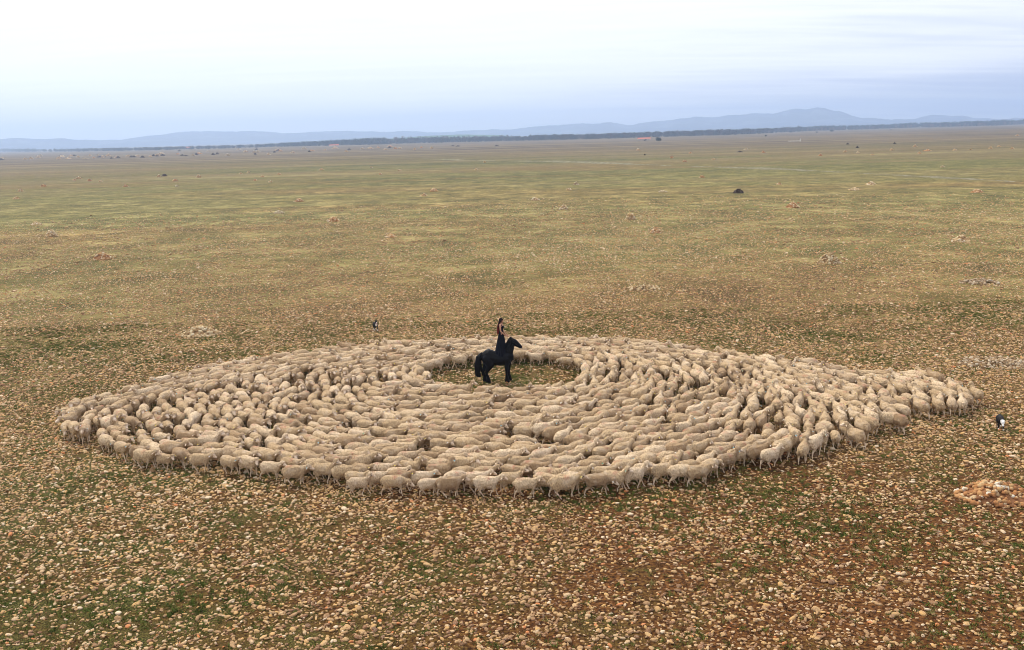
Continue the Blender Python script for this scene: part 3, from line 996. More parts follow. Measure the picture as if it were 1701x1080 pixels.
def sheep_shape(phase, head_up, yaw, thin=1.0):
    """phase: stride 0..1; head_up -1 low .. 1 raised; yaw of the head in radians"""
    b = Blob()
    # barrel: high square rump, full belly, deep chest
    b.chain([(-.38, 0, .535), (-.31, 0, .53), (-.14, 0, .525), (.05, 0, .52), (.20, 0, .525), (.29, 0, .54)],
            [(.12, .15, .16), (.17, .205, .225), (.18, .235 * thin, .232), (.18, .235 * thin, .237), (.16, .20, .22), (.12, .15, .17)], .22)
    b.chain([(-.47, 0, .60), (-.515, 0, .52), (-.52, 0, .44)], [.055, .038, .025], .5)      # docked tail
    hz = {-1: .50, 0: .70, 1: .82}[head_up]
    hx = {-1: .57, 0: .54, 1: .46}[head_up]
    cy, sy = math.cos(yaw), math.sin(yaw)
    hy = sy * .14
    hx2 = .32 + (hx - .32) * cy
    b.chain([(.28, 0, .58), ((.34 + hx2) / 2, hy * .4, .60 * .45 + hz * .55), (hx2, hy, hz)], [(.12, .13, .16), (.095, .09, .11), (.078, .076, .082)], .25)
    # head: wool cap, then bare tapering face pointing forward and down
    dx, dz = {-1: (.18, -.15), 0: (.205, -.095), 1: (.22, -.06)}[head_up]
    d = np.array((dx * math.cos(yaw * 1.3), dx * math.sin(yaw * 1.3), dz))
    h = np.array((hx2, hy, hz))
    b.ell(tuple(h + (0.015, 0, .02)), (.118, .112, .108))
    b.chain([tuple(h + d * .15), tuple(h + d * .6), tuple(h + d * 1.0)], [.088, .066, .047], .3)
    ears = []
    side = np.array((-math.sin(yaw * 1.3), math.cos(yaw * 1.3), 0))
    for s in (-1, 1):
        e0 = h + side * s * .08 + d * .05
        e1 = h + side * s * .165 + d * .02 + np.array((-.02, 0, -.015))
        e2 = h + side * s * .215 + d * .02 + np.array((-.03, 0, -.045))
        b.chain([tuple(e0), tuple(e1), tuple(e2)], [(.026, .022, .020), (.032, .028, .018), (.018, .018, .015)], .45)
        ears.append(tuple(e1))
    # legs
    for s, off in ((-1, 0.0), (1, .5)):
        a = math.sin(2 * math.pi * (phase + off))
        lift = max(0, math.cos(2 * math.pi * (phase + off))) * .05
        y = s * .095
        b.chain([(.23, y, .47), (.25 + .03 * a, y, .33), (.26 + .07 * a, y, .235 + lift), (.255 + .15 * a - (.05 if lift > .02 else 0), y, .08 + lift), (.28 + .17 * a - (.06 if lift > .02 else 0), y, .022 + lift)],
                [(.10, .065, .11), (.05, .042, .06), .030, .021, .027], .45)
        a = math.sin(2 * math.pi * (phase + off + .28))
        lift = max(0, math.cos(2 * math.pi * (phase + off + .28))) * .04
        y = s * .115
        b.chain([(-.31, y, .47), (-.25 + .03 * a, y * 1.02, .36), (-.37 + .08 * a, y * .95, .235 + lift), (-.335 + .17 * a, y * .95, .085 + lift), (-.305 + .18 * a, y * .95, .022 + lift)],
                [(.15, .09, .16), (.085, .06, .09), .036, .023, .028], .4)
    V, F = b.build(.0165, 3, .62)
    V = V.astype(float)
    V[:, 0] *= SHORT
    h, d = h * (SHORT, 1, 1), d * (SHORT, 1, 1)
    ears = [(e[0] * SHORT, e[1], e[2]) for e in ears]
    dd_ = np.linalg.norm(V - (h + d * .75), axis=1)
    face = np.clip((.150 - dd_) / .03, 0, 1)
    ear = np.zeros(len(V))
    for e in ears:
        ear = np.maximum(ear, np.clip((.06 - np.linalg.norm(V - np.array(e), axis=1)) / .02, 0, 1))
    leg = np.clip((.30 - V[:, 2]) / .06, 0, 1) * (V[:, 0] < .5)
    skin = np.clip(np.maximum(np.maximum(face, ear), leg), 0, 1)
    # lumpy wool
    c0 = V - np.array((0, 0, .52))
    nrm = c0 / np.maximum(np.linalg.norm(c0, axis=1)[:, None], .05)
    amp = .010 * (1 - skin) * sines(V, 26, int(phase * 100) + 3, 2) + .012 * (1 - skin) * sines(V, 9, int(phase * 50) + head_up + 9, 1)
    V += nrm * amp[:, None]
    return V, F, skin, ears, h, d, side


POSES = [(.0, 0, 0), (.22, 0, .35), (.45, -1, 0), (.6, 0, -.4), (.8, 1, 0), (.1, -1, .3), (.35, 1, .6), (.9, 0, .1), (.5, 0, -.1), (.7, -1, -.35)]
POSE_W = np.array([.14, .12, .11, .13, .07, .09, .05, .12, .11, .08])
HEADW = {-1: 'head lowered', 0: 'head level', 1: 'head raised'}
SHAPES = []
for ph, hu, yw in POSES:
    V, F, skin, ears, h, d, side = sheep_shape(ph, hu, yw)
    # eyes as part of the same animal: two dark spots
    fm = np.zeros(len(F), int)
    cen = V[F].mean(1)
    for s in (-1, 1):
        e = h + d * .40 + side * s * .070 + np.array((0, 0, .022))
        fm[np.linalg.norm(cen - e, axis=1) < .020] = 1
    SHAPES.append(dict(V=V, F=F, skin=skin, ears=ears, fm=fm, hu=hu))
print('sheep verts', len(SHAPES[0]['V']))


def mark_of(V, style):
    """smeared red raddle mark on rump or shoulder"""
    if style == 0:
        return np.zeros(len(V))
    c = {1: (-.22, 0, .72), 2: (.05, -.10, .70), 3: (-.30, .08, .70)}[style]
    r_ = np.array({1: (.15, .14, .12), 2: (.10, .12, .12), 3: (.16, .10, .12)}[style])
    q = np.linalg.norm((V - np.array(c)) / r_, axis=1)
    return np.clip(1.5 - q * 1.2, 0, 1)


SMESH = {}
for i, S in enumerate(SHAPES):
    for st in range(4):
        SMESH[i, st] = mesh_np('sheep', S['V'], S['F'], [WOOL_1, DARK], True, S['fm'],
                               {'lco': ('FLOAT_VECTOR', S['V']), 'skin': ('FLOAT', S['skin']), 'mark': ('FLOAT', mark_of(S['V'], st))})
tv, tf = ico(1)
TAGMESH = {k: mesh_np('ear_tag', tv * np.array((.028, .016, .028)), tf, m_) for k, m_ in TAGS.items()}

# where the flock stands: outline and hollow traced as feet positions on the ground
OUT = [(104, 722), (112, 700), (150, 683), (225, 664), (300, 640), (420, 614), (500, 603), (600, 590), (720, 583), (850, 579), (1000, 579), (1080, 586), (1150, 598), (1250, 611), (1330, 620), (1430, 630), (1480, 643),
       (1530, 640), (1590, 655), (1606, 676), (1600, 688), (1520, 692), (1490, 708), (1440, 728), (1425, 742), (1350, 760), (1290, 772), (1210, 786), (1160, 804), (1110, 806), (1050, 815), (990, 824), (930, 826), (820, 827), (700, 826),
       (600, 822), (560, 806), (480, 803), (400, 788), (300, 778), (240, 775), (200, 762), (165, 745), (125, 735)]
HOLE = [(706, 636), (712, 624), (740, 616), (780, 611), (830, 608), (880, 606), (930, 610), (958, 620), (972, 636), (968, 650), (930, 660), (860, 668), (780, 668), (725, 656)]
outp = np.array([gp(*q)[:2] for q in OUT])
holep = np.array([gp(*q)[:2] for q in HOLE])


def inside(P, poly):
    x, y = P[:, 0], P[:, 1]
    r_ = np.zeros(len(P), bool)
    j = len(poly) - 1
    for i in range(len(poly)):
        xi, yi, xj, yj = *poly[i], *poly[j]
        c = ((yi > y) != (yj > y)) & (x < (xj - xi) * (y - yi) / (yj - yi + 1e-12) + xi)
        r_ ^= c
        j = i
    return r_


FIELD = [(110, 715, -105), (150, 680, -130), (225, 665, -140), (300, 645, -148), (420, 620, -155), (500, 607, -160), (600, 596, -168), (720, 590, -175), (850, 585, 178), (1000, 588, 172), (1080, 595, 163), (1200, 620, 150),
         (1330, 640, 142), (1450, 650, 140), (1560, 660, 130), (1600, 678, 115), (1500, 690, 122), (1430, 730, 125), (1400, 700, 110), (1335, 755, 82), (1280, 770, 35), (1250, 735, 60), (1200, 785, 22), (1100, 805, 12),
         (930, 825, 0), (700, 826, -3), (500, 805, -12), (400, 790, -20), (300, 775, -30), (210, 760, -55), (150, 740, -82), (250, 705, -88), (330, 700, -80), (400, 680, -90), (480, 640, -115), (450, 740, -42), (560, 660, -85), (560, 720, -32),
         (600, 625, -145), (660, 640, -85), (700, 612, -165), (690, 665, -20), (800, 675, 0), (900, 680, 5), (850, 740, 0), (1000, 675, 22), (975, 645, 70), (1010, 620, 115), (1060, 640, 85), (1050, 720, 14), (1150, 700, 45),
         (1150, 640, 105), (1250, 680, 90), (1300, 650, 125), (950, 602, 172), (870, 603, 178), (760, 608, -172), (1180, 760, 25)]
fp = np.array([gp(a, b)[:2] for a, b, c in FIELD])


def look(c, px):
    """heading on the ground for a sheep that seems to point at angle c where the lines of sight fan out"""
    a = R(c)
    return math.atan2(math.sin(a), math.cos(a) + math.sin(a) * (px - W / 2) / (FOC * 1.02))


fa = np.array([look(c, a) for a, b, c in FIELD])
fv = np.stack([np.cos(fa), np.sin(fa)], 1)


def heading(P):
    d2 = ((P[:, None, :] - fp[None]) ** 2).sum(2) + .3
    w_ = 1 / d2 ** 1.6
    v = (w_[:, :, None] * fv[None]).sum(1)
    return np.arctan2(v[:, 1], v[:, 0])


# the front edge, sheep by sheep (feet centre, heading: 0 = to the right, 90 = away, pose)
EDGE = [(113, 728, -100, 2), (143, 736, -95, 8), (172, 742, -85, 0), (205, 764, -55, 1), (243, 779, -25, 7), (276, 781, -28, 3), (303, 776, -45, 2), (335, 783, -12, 0), (384, 788, -40, 7), (415, 791, -40, 3), (452, 797, -15, 8),
        (492, 806, -5, 0), (541, 803, -12, 4), (598, 823, 2, 4), (656, 823, -6, 2), (703, 814, 0, 8), (748, 826, -2, 0), (810, 825, -4, 7), (875, 826, 2, 8), (938, 828, 4, 0), (993, 822, 0, 2), (1053, 812, 10, 4), (1101, 804, 22, 6),
        (1131, 806, 8, 2), (1160, 806, 12, 8), (1208, 785, 22, 4), (1256, 772, 22, 0), (1280, 777, 40, 7), (1334, 768, 80, 4), (1366, 748, 85, 3), (1420, 744, 128, 6), (1475, 716, 160, 4), (1490, 718, 130, 0), (1528, 694, 120, 8),
        (1580, 688, 100, 0), (1597, 688, 95, 7), (1620, 672, 118, 4)]
ep = np.array([gp(q[0], q[1])[:2] for q in EDGE])
pts, hd = list(ep), [look(q[2], q[0]) for q in EDGE]
A_, B_ = .745, .495
lo, hi = outp.min(0), outp.max(0)
cand = rng.uniform(lo, hi, (150000, 2))
cand = cand[inside(cand, outp) & ~inside(cand, holep)]
VOID = [(230, 692, .45), (222, 730, .45), (262, 692, .4), (463, 722, .5), (507, 722, .55), (494, 645, .5), (506, 630, .4), (589, 655, .45), (648, 648, .5), (846, 735, .45), (888, 744, .6), (1125, 667, .5), (1107, 635, .5), (1152, 655, .55),
        (1211, 645, .5), (1158, 683, .4), (1076, 686, .35), (1119, 795, .3), (1250, 735, .5), (1290, 724, .45), (1190, 668, .45), (330, 720, .4), (420, 668, .4), (560, 690, .4), (1040, 652, .35), (1330, 690, .4), (700, 770, .3), (760, 700, .3), (1000, 745, .3)]
for vx, vy, vr in VOID:
    c0 = np.array(gp(vx, vy + 4)[:2])
    w0 = rng.uniform(-.6, .6, 2)
    cand = cand[np.hypot(cand[:, 0] - c0[0], (cand[:, 1] - c0[1]) * .6) > vr * .85 * (1.25 + .35 * np.sin(3 * np.arctan2(cand[:, 1] - c0[1], cand[:, 0] - c0[0]) + w0[0]))]
ch = heading(cand) + rng.normal(0, R(11), len(cand)) + R(15) * sines(cand, .9, 41, 2)
PX = np.empty((4000, 2)); PH = np.empty(4000)
nP = len(pts)
PX[:nP] = np.array(pts); PH[:nP] = hd


def aniso(p, h_, Q, HQ):
    """body-shaped distance between one sheep and others (1 = just clear)"""
    dlt = Q - p
    out = None
    for ang in (np.full(len(Q), h_), HQ):
        c, s_ = np.cos(ang), np.sin(ang)
        u, v = dlt[:, 0] * c + dlt[:, 1] * s_, -dlt[:, 0] * s_ + dlt[:, 1] * c
        k = np.sqrt((u / A_) ** 2 + (v / B_) ** 2)
        out = k if out is None else (out + k) / 2
    return out


for c_, h_ in zip(cand, ch):
    near = aniso(c_, h_, PX[:nP], PH[:nP])
    if near.min() > .93:
        PX[nP] = c_; PH[nP] = h_; nP += 1
PX, PH = PX[:nP].copy(), PH[:nP].copy()
nE = len(EDGE)
for it in range(7):          # settle: push overlapping neighbours apart, along the body-shaped metric
    mv = np.zeros_like(PX)
    for i in range(nE, nP):
        k = aniso(PX[i], PH[i], PX, PH)
        k[i] = 9
        j = np.where(k < 1.03)[0]
        if len(j):
            dlt = PX[i] - PX[j]
            mv[i] = ((1.03 - k[j])[:, None] * dlt / (np.linalg.norm(dlt, axis=1)[:, None] + .05)).sum(0) * .16
    Q = PX + mv
    ok = inside(Q, outp) & ~inside(Q, holep)
    ok[:nE] = False
    PX[ok] = Q[ok]
keepm = rng.uniform(0, 1, nP) > .012
keepm[:nE] = True
PX, PH = PX[keepm], PH[keepm]
nP = len(PX)
print('sheep', nP)
pose = rng.choice(len(POSES), nP, p=POSE_W / POSE_W.sum())
pose[:nE] = [q[3] for q in EDGE]
mstyle = rng.choice(4, nP, p=[.50, .24, .14, .12])
scale = np.clip(rng.normal(.925, .06, nP), .76, 1.06)
tagc = rng.choice(['yellow', 'white', 'blue', 'green', ''], nP, p=[.22, .26, .18, .06, .28])
tside = rng.choice(2, nP)
# those nearest the camera show largest
order = np.argsort(np.hypot(PX[:, 0], PX[:, 1]))
edge_ids = list(range(nE))
single = edge_ids + [int(i) for i in order if i >= nE][:300 - nE]


def project_x(p):
    v = Vector((p[0], p[1], 0.4)) - Vector((0, 0, CAMH))
    return W / 2 + FOC * v.dot(CR) / v.dot(f0)


sx = {i: project_x(PX[i]) for i in single}
edge_rank = {i: k + 1 for k, i in enumerate(sorted(edge_ids, key=lambda i: sx[i]))}
behind = {}
for i in single:
    if i >= nE:
        e = min(edge_ids, key=lambda j: abs(sx[j] - sx[i]))
        behind.setdefault(e, []).append(i)
lab = {}
seen = {i: math.atan2(math.sin(PH[i]), math.cos(PH[i]) - math.sin(PH[i]) * (sx[i] - W / 2) / (FOC * 1.02)) for i in single}


def facing(h_):
    a = math.degrees(h_) % 360
    return ['walking right', 'heading away to the right', 'walking away', 'heading away to the left', 'walking left', 'coming forward to the left', 'facing the camera', 'coming forward to the right'][int(((a + 22.5) % 360) // 45)]


for i in edge_ids:
    lab[i] = f"{ordinal(edge_rank[i])} sheep from left on the near edge, {facing(seen[i])}, {HEADW[SHAPES[pose[i]]['hu']]}"
for e, L in behind.items():
    L.sort(key=lambda i: math.hypot(*PX[i]))
    for k, i in enumerate(L):
        mk = 'red-marked sheep' if mstyle[i] else 'plain cream sheep'
        lab[i] = f"{mk} {facing(seen[i])}, {ordinal(k + 1)} behind the {ordinal(edge_rank[e])} near-edge sheep"
for i in single:
    o = link('sheep', SMESH[int(pose[i]), int(mstyle[i])], loc=(PX[i][0], PX[i][1], 0.012), rot=(0, 0, PH[i]))
    o.scale = (scale[i],) * 3
    tag(o, lab[i], 'sheep', 'sheep circling in the flock')
    if tagc[i]:
        e = SHAPES[pose[i]]['ears'][tside[i]]
        t_ = link('ear_tag', TAGMESH[tagc[i]], o, loc=(e[0], e[1], e[2] + .012))

# the rest of the flock: one object, far more animals than one could point at
rest = [i for i in range(nP) if i not in set(single)]
VV, FF, SK, MK, LC, TN, FM, off = [], [], [], [], [], [], [], 0
TAGI = {'yellow': 2, 'white': 3, 'blue': 4, 'green': 5}
for i in rest:
    S = SHAPES[pose[i]]
    c, s_ = math.cos(PH[i]), math.sin(PH[i])
    Rm = np.array(((c, -s_, 0), (s_, c, 0), (0, 0, 1)))
    pos = np.array((PX[i][0], PX[i][1], .012))
    VV.append((S['V'] * scale[i]) @ Rm.T + pos)
    FF.append(S['F'] + off); FM.append(S['fm'])
    n_ = len(S['V']); off += n_
    SK.append(S['skin']); MK.append(mark_of(S['V'], int(mstyle[i]))); LC.append(S['V']); TN.append(np.full(n_, rng.uniform()))
    if tagc[i]:
        e = np.array(S['ears'][tside[i]]) + (0, 0, .012)
        P = tv * np.array((.028, .016, .028)) + e
        VV.append((P * scale[i]) @ Rm.T + pos); FF.append(tf + off); FM.append(np.full(len(tf), TAGI[tagc[i]]))
        off += len(tv)
        SK.append(np.zeros(len(tv))); MK.append(np.zeros(len(tv))); LC.append(P); TN.append(np.zeros(len(tv)))
me = mesh_np('flock_of_sheep', np.vstack(VV), np.vstack(FF), [WOOL_N, DARK] + [TAGS[k] for k in ('yellow', 'white', 'blue', 'green')], True, np.concatenate(FM),
             {'lco': ('FLOAT_VECTOR', np.vstack(LC)), 'skin': ('FLOAT', np.concatenate(SK)), 'mark': ('FLOAT', np.concatenate(MK)), 'tone': ('FLOAT', np.concatenate(TN))})
tag(link('flock_of_sheep', me), 'dense mass of cream sheep circling behind the nearer rows', 'sheep', kind='stuff')
print('flock verts', off)
del VV, FF, SK, MK, LC, TN, FM


# ------------------------------------------------------------------ horse
def coat(base, hi, rough=.45):
    def f(t, p):
        o = t.nodes.new('ShaderNodeTexCoord').outputs['Object']
        n = noise(t, mapping(t, o, scale=(1, 1, .4)), 30, 4, .6)
        bump(t, p, n, .35, .01)
        return mix_rgb(t, n, base, hi)
    return mat('coat', f, rough, .12)


HORSEM = coat((0.0018, 0.0018, 0.0026), (0.005, 0.005, 0.0075), .5)
MANEM = coat((0.0015, 0.0015, 0.002), (0.004, 0.004, 0.0055), .65)
hb = Blob()
hb.chain([(-.62, 0, 1.24), (-.45, 0, 1.30), (-.15, 0, 1.17), (.12, 0, 1.15), (.38, 0, 1.18), (.52, 0, 1.20)],
         [(.24, .22, .27), (.27, .30, .33), (.28, .32, .35), (.28, .32, .36), (.26, .28, .36), (.22, .22, .28)], .2)
hb.chain([(.22, 0, 1.40), (.38, 0, 1.50)], [(.16, .13, .16), (.15, .12, .16)], .2)      # withers
hb.chain([(.42, 0, 1.36), (.54, 0, 1.62), (.60, 0, 1.85), (.66, 0, 1.98)], [(.28, .19, .28), (.23, .14, .20), (.17, .11, .15), (.12, .085, .11)], .2)   # arched neck
hb.chain([(.66, 0, 1.97), (.80, 0, 1.89), (.94, 0, 1.77), (1.05, 0, 1.68), (1.09, 0, 1.655)], [(.13, .10, .145), (.14, .105, .165), (.11, .08, .125), (.09, .068, .095), (.07, .06, .075)], .2)   # head
hb.ell((.82, 0, 1.82), (.10, .075, .10))                                                # jaw
for s in (-1, 1):
    hb.chain([(.655, s * .055, 2.05), (.665, s * .065, 2.12), (.675, s * .068, 2.18)], [(.032, .022, .04), (.028, .018, .035), .010], .35)
    dx = .06 * s
    hb.chain([(.40, s * .17, 1.10), (.44 + dx, s * .165, .88), (.43 + dx, s * .155, .56), (.43 + dx, s * .155, .50), (.42 + dx, s * .15, .18), (.46 + dx, s * .15, .09), (.49 + dx, s * .15, .045)],
             [(.19, .11, .24), (.12, .09, .14), (.078, .068, .085), .068, .052, .064, (.088, .078, .05)], .3)
    dx = -.07 * s
    hb.chain([(-.52, s * .17, 1.15), (-.46 + dx, s * .19, .90), (-.62 + dx, s * .165, .60), (-.66 + dx, s * .16, .54), (-.60 + dx, s * .155, .20), (-.56 + dx, s * .155, .10), (-.53 + dx, s * .155, .045)],
             [(.25, .16, .28), (.19, .14, .19), (.10, .075, .10), .072, .055, .066, (.09, .078, .05)], .3)
V, F = hb.build(.022, 4)
HX, HY = 829.0, 634.5
hbase = gp(HX, HY)
horse = bpy.data.objects.new('horse', None)
COL.objects.link(horse)
horse.location = hbase
horse.rotation_euler = (0, 0, R(3))
tag(horse, 'black long-maned horse standing in the open hollow ringed by sheep', 'horse')
link('body', mesh_np('horse_body', V, F, HORSEM), horse)
g = np.random.default_rng(3)
mb = Blob()
for k in range(46):        # mane: locks falling from the crest on the near side
    s_ = k / 45
    cx = .30 + .40 * s_ + g.normal(0, .01)
    cz = 1.50 + .62 * s_ ** .9
    L = .42 - .12 * s_ + g.uniform(-.06, .06)
    yy = -.05 - g.uniform(0, .03)
    mb.chain([(cx - .10, yy * .3, cz + .03), (cx - .06, yy - .06, cz - L * .35), (cx - .02 + g.normal(0, .03), yy - .12 + .03 * s_, cz - L)], [.032, .026, .010], .5)
for k in range(7):         # forelock
    mb.chain([(.67, g.normal(0, .02), 2.07), (.76, g.normal(0, .03), 2.03), (.84 + g.normal(0, .02), g.normal(0, .045), 1.93)], [.025, .02, .008], .5)
V, F = mb.build(.013, 1)
link('mane', mesh_np('mane', V, F, MANEM), horse)
mb = Blob()
for k in range(44):        # tail reaching near the ground
    a = g.uniform(0, 6.28)
    r_ = g.uniform(0, .15)
    mb.chain([(-.78, 0, 1.42), (-.93 + .5 * r_ * math.cos(a), r_ * .6 * math.sin(a), 1.25), (-.97 + r_ * math.cos(a), r_ * math.sin(a), .8), (-.93 + 1.3 * r_ * math.cos(a), 1.2 * r_ * math.sin(a), .26 + g.uniform(0, .12))],
             [.06, .062, .056, .018], .5)
V, F = mb.build(.016, 1)
link('tail', mesh_np('tail', V, F, MANEM), horse)
mb = Blob()
for lx in ((.49, -.15), (.61 - .24 + .0, .15), (-.49, -.155), (-.60, .155)):
    pass
for (lx, ly, bk) in ((.43 - .06, -.15, .03), (.43 + .06, .15, .03), (-.60 + .07, -.155, .03), (-.60 - .07, .155, .03)):
    for k in range(12):    # feathered fetlocks
        a = k / 12 * 6.28
        mb.chain([(lx + .03 * math.cos(a), ly + .03 * math.sin(a), .36), (lx + .02 + .105 * math.cos(a), ly + .09 * math.sin(a), .05)], [.032, .016], .5)
V, F = mb.build(.013, 1)
link('leg_feathers', mesh_np('leg_feathers', V, F, MANEM), horse)
BRID = mat('bridle_leather', lambda t, p: (0.006, 0.005, 0.005), .4, .4)
bb_ = Blob()
for z0, x0, ry, rz in ((1.80, .92, .068, .095),):
    for k in range(28):
        a = k / 28 * 6.28
        bb_.ell((x0 + .012 + math.sin(a) * rz * .45, math.cos(a) * ry, z0 + math.sin(a) * rz * .85), .009)
for s in (-1, 1):
    bb_.chain([(.94, s * .068, 1.77), (.80, s * .09, 1.92), (.70, s * .085, 2.04), (.69, 0, 2.085)], [.008, .008, .008, .008], .6)
    bb_.chain([(.97, s * .06, 1.72), (.80, s * .14, 1.88), (.58, s * .12, 2.02), (.435, s * .05, 2.12)], [.007, .007, .007, .007], .6)
V, F = bb_.build(.005, 1)
link('bridle', mesh_np('bridle', V, F, BRID), horse)
EYEM = mat('horse_eye', lambda t, p: (0.01, 0.008, 0.006), .1, .6)
for s in (-1, 1):
    link('eye', mesh_np('eye', ICO2[0] * .017, ICO2[1], EYEM), horse, loc=(.80, s * .079, 1.935))

# ------------------------------------------------------------------ rider standing on the horse's back
wb = Blob()
Z0 = 1.455          # soles on the horse's back
ft = 0.0
for s in (-1, 1):
    wb.chain([(.02, s * .085, Z0 + .87), (.03, s * .085, Z0 + .50), (.02, s * .08, Z0 + .44), (-.01, s * .075, Z0 + .10)], [.088, .058, .050, .032], .3)
    wb.chain([(-.03, s * .075, Z0 + .045), (.06, s * .078, Z0 + .035), (.15, s * .082, Z0 + .022)], [(.035, .03, .035), (.04, .036, .03), (.035, .036, .018)], .35)
wb.chain([(.01, 0, Z0 + .86), (.0, 0, Z0 + .95), (.015, 0, Z0 + 1.07), (.01, 0, Z0 + 1.22), (.0, 0, Z0 + 1.30)], [(.10, .155, .09), (.095, .15, .09), (.08, .112, .08), (.10, .135, .10), (.08, .14, .06)], .2)
for s in (-1, 1):
    wb.ell((.085, s * .065, Z0 + 1.20), (.055, .058, .06))
wb.chain([(0, -.155, Z0 + 1.325), (0, .155, Z0 + 1.325)], [.047, .047], .3)
wb.chain([(-.005, 0, Z0 + 1.33), (.005, 0, Z0 + 1.42)], [.052, .046], .25)
hc = np.array((.03, 0, Z0 + 1.515))
wb.ell(tuple(hc), (.092, .074, .098))
wb.ell(tuple(hc + (.03, 0, -.035)), (.062, .058, .070))
wb.ell(tuple(hc + (.052, 0, -.082)), (.028, .032, .022))
wb.chain([tuple(hc + (.085, 0, .005)), tuple(hc + (.106, 0, -.028))], [.010, .014], .4)       # nose
wb.ell(tuple(hc + (.084, 0, -.056)), (.013, .024, .009))                                      # lips
for s in (-1, 1):
    wb.ell(tuple(hc + (.005, s * .074, -.005)), (.018, .010, .030))                           # ears
    wb.ell(tuple(hc + (.068, s * .034, -.018)), (.022, .022, .024))
    # arms down and forward to the reins
    sh, el, wr = (0, s * .185, Z0 + 1.315), (.03, s * .215, Z0 + 1.03), (.215, s * .09, Z0 + .83)
    wb.chain([sh, el, wr], [.048, .036, .024], .25)
    pc = np.array((.265, s * .065, Z0 + .79))
    wb.chain([wr, tuple(pc)], [.026, (.036, .020, .030)], .3)
    for k, (L, zz) in enumerate(((.070, .022), (.078, .007), (.073, -.008), (.058, -.022))):   # fingers curl round the rein
        p0 = pc + np.array((.028, 0, zz - .004))
        p1 = p0 + np.array((L * .45, -s * .012, -.012))
        p2 = p1 + np.array((.002, -s * .022, -L * .30))
        p3 = p2 + np.array((-L * .28, -s * .004, -.006))
        wb.chain([tuple(p0), tuple(p1), tuple(p2), tuple(p3)], [.0088, .0083, .0078, .0065], .45)
    q0 = pc + np.array((-.005, -s * .012, .020))
    wb.chain([tuple(q0), tuple(q0 + (.030, -s * .012, .018)), tuple(q0 + (.055, -s * .016, .008))], [.012, .0095, .0075], .4)
V, F = wb.build(.0062, 3)


def skin_mat(t, p):
    a = attr(t, 'feat').outputs['Fac']
    o = t.nodes.new('ShaderNodeTexCoord').outputs['Object']
    c = mix_rgb(t, noise(t, o, 12, 3), (0.40, 0.19, 0.12), (0.50, 0.26, 0.17))
    c = mix_rgb(t, ramp(t, a, [(0.2, 0.0), (0.4, 1.0), (0.6, 1.0), (0.61, 0.0)]), c, (0.42, 0.08, 0.07))
    return mix_rgb(t, ramp(t, a, [(0.7, 0.0), (0.9, 1.0)]), c, (0.02, 0.012, 0.01))


SKINM = mat('skin', skin_mat, .55, .35)
feat = np.zeros(len(V))
feat[np.linalg.norm((V - (hc + (.094, 0, -.056))) / np.array((.02, .024, .009)), axis=1) < 1] = .5
for s in (-1, 1):
    feat[np.linalg.norm((V - (hc + (.086, s * .033, .002))) / np.array((.02, .015, .008)), axis=1) < 1] = 1.0
    feat[np.linalg.norm((V - (hc + (.088, s * .034, .022))) / np.array((.02, .020, .004)), axis=1) < 1] = 1.0
person = bpy.data.objects.new('person', None)
COL.objects.link(person)
off_ = Vector((.165, -.01, 0))
person.location = hbase + Matrix.Rotation(R(3), 3, 'Z') @ off_ + Vector((0, 0, 0))
person.rotation_euler = (0, 0, R(-12))
tag(person, "person in a long black sleeveless dress standing on the black horse's back, holding reins", 'person')
link('body', mesh_np('person_body', V, F, SKINM, attrs={'feat': ('FLOAT', feat)}), person)


def dress_mat(t, p):
    o = t.nodes.new('ShaderNodeTexCoord').outputs['Object']
    n = noise(t, mapping(t, o, scale=(1, 1, .15)), 22, 3, .5)
    bump(t, p, n, .5, .02)
    return mix_rgb(t, n, (0.002, 0.0025, 0.006), (0.006, 0.007, 0.014))


DRESSM = mat('black_dress_cloth', dress_mat, .8, .12)
db = Blob()
db.chain([(.02, 0, Z0 + 1.275), (.02, 0, Z0 + 1.20), (.018, 0, Z0 + 1.07), (.005, 0, Z0 + .95), (.012, 0, Z0 + .84)],
         [(.075, .118, .02), (.112, .140, .05), (.089, .121, .06), (.104, .160, .06), (.118, .172, .06)], .3)
for s in (-1, 1):
    db.ell((.090, s * .066, Z0 + 1.20), (.060, .062, .062))
    db.chain([(.05, s * .09, Z0 + 1.26), (.035, s * .10, Z0 + 1.345), (-.03, s * .10, Z0 + 1.35), (-.07, s * .08, Z0 + 1.25)], [(.030, .024, .02), (.022, .024, .014), (.022, .024, .014), (.03, .03, .03)], .4)
V, F = db.build(.010, 3)
bod = (V, F)
# skirt: a pleated shell with a hem spreading over the horse's back
k_, rows_ = 96, 26
SV, SF = [], []
for j in range(rows_):
    s_ = j / (rows_ - 1)
    z = Z0 + .90 - (.90 + .16) * s_
    ra, rb = .118 + .165 * s_ ** .9, .170 + .16 * s_ ** .9
    for q in range(k_):
        a = q / k_ * 2 * math.pi
        fo = 1 + (.012 + .085 * s_) * math.sin(11 * a + 1.3 * math.sin(2 * a)) + .03 * s_ * math.sin(5 * a + 2)
        SV.append((.01 - .06 * s_ + math.cos(a) * ra * fo, math.sin(a) * rb * fo, z + (.03 * math.sin(3 * a) + .02 * math.sin(7 * a)) * s_ ** 3))
for j in range(rows_ - 1):
    for q in range(k_):
        a, b = j * k_ + q, j * k_ + (q + 1) % k_
        SF += [(a, b, b + k_), (a, b + k_, a + k_)]
V = np.vstack([bod[0], np.array(SV)])
F = np.vstack([bod[1], np.array(SF) + len(bod[0])])
link('dress', mesh_np('dress', V, F, DRESSM), person)


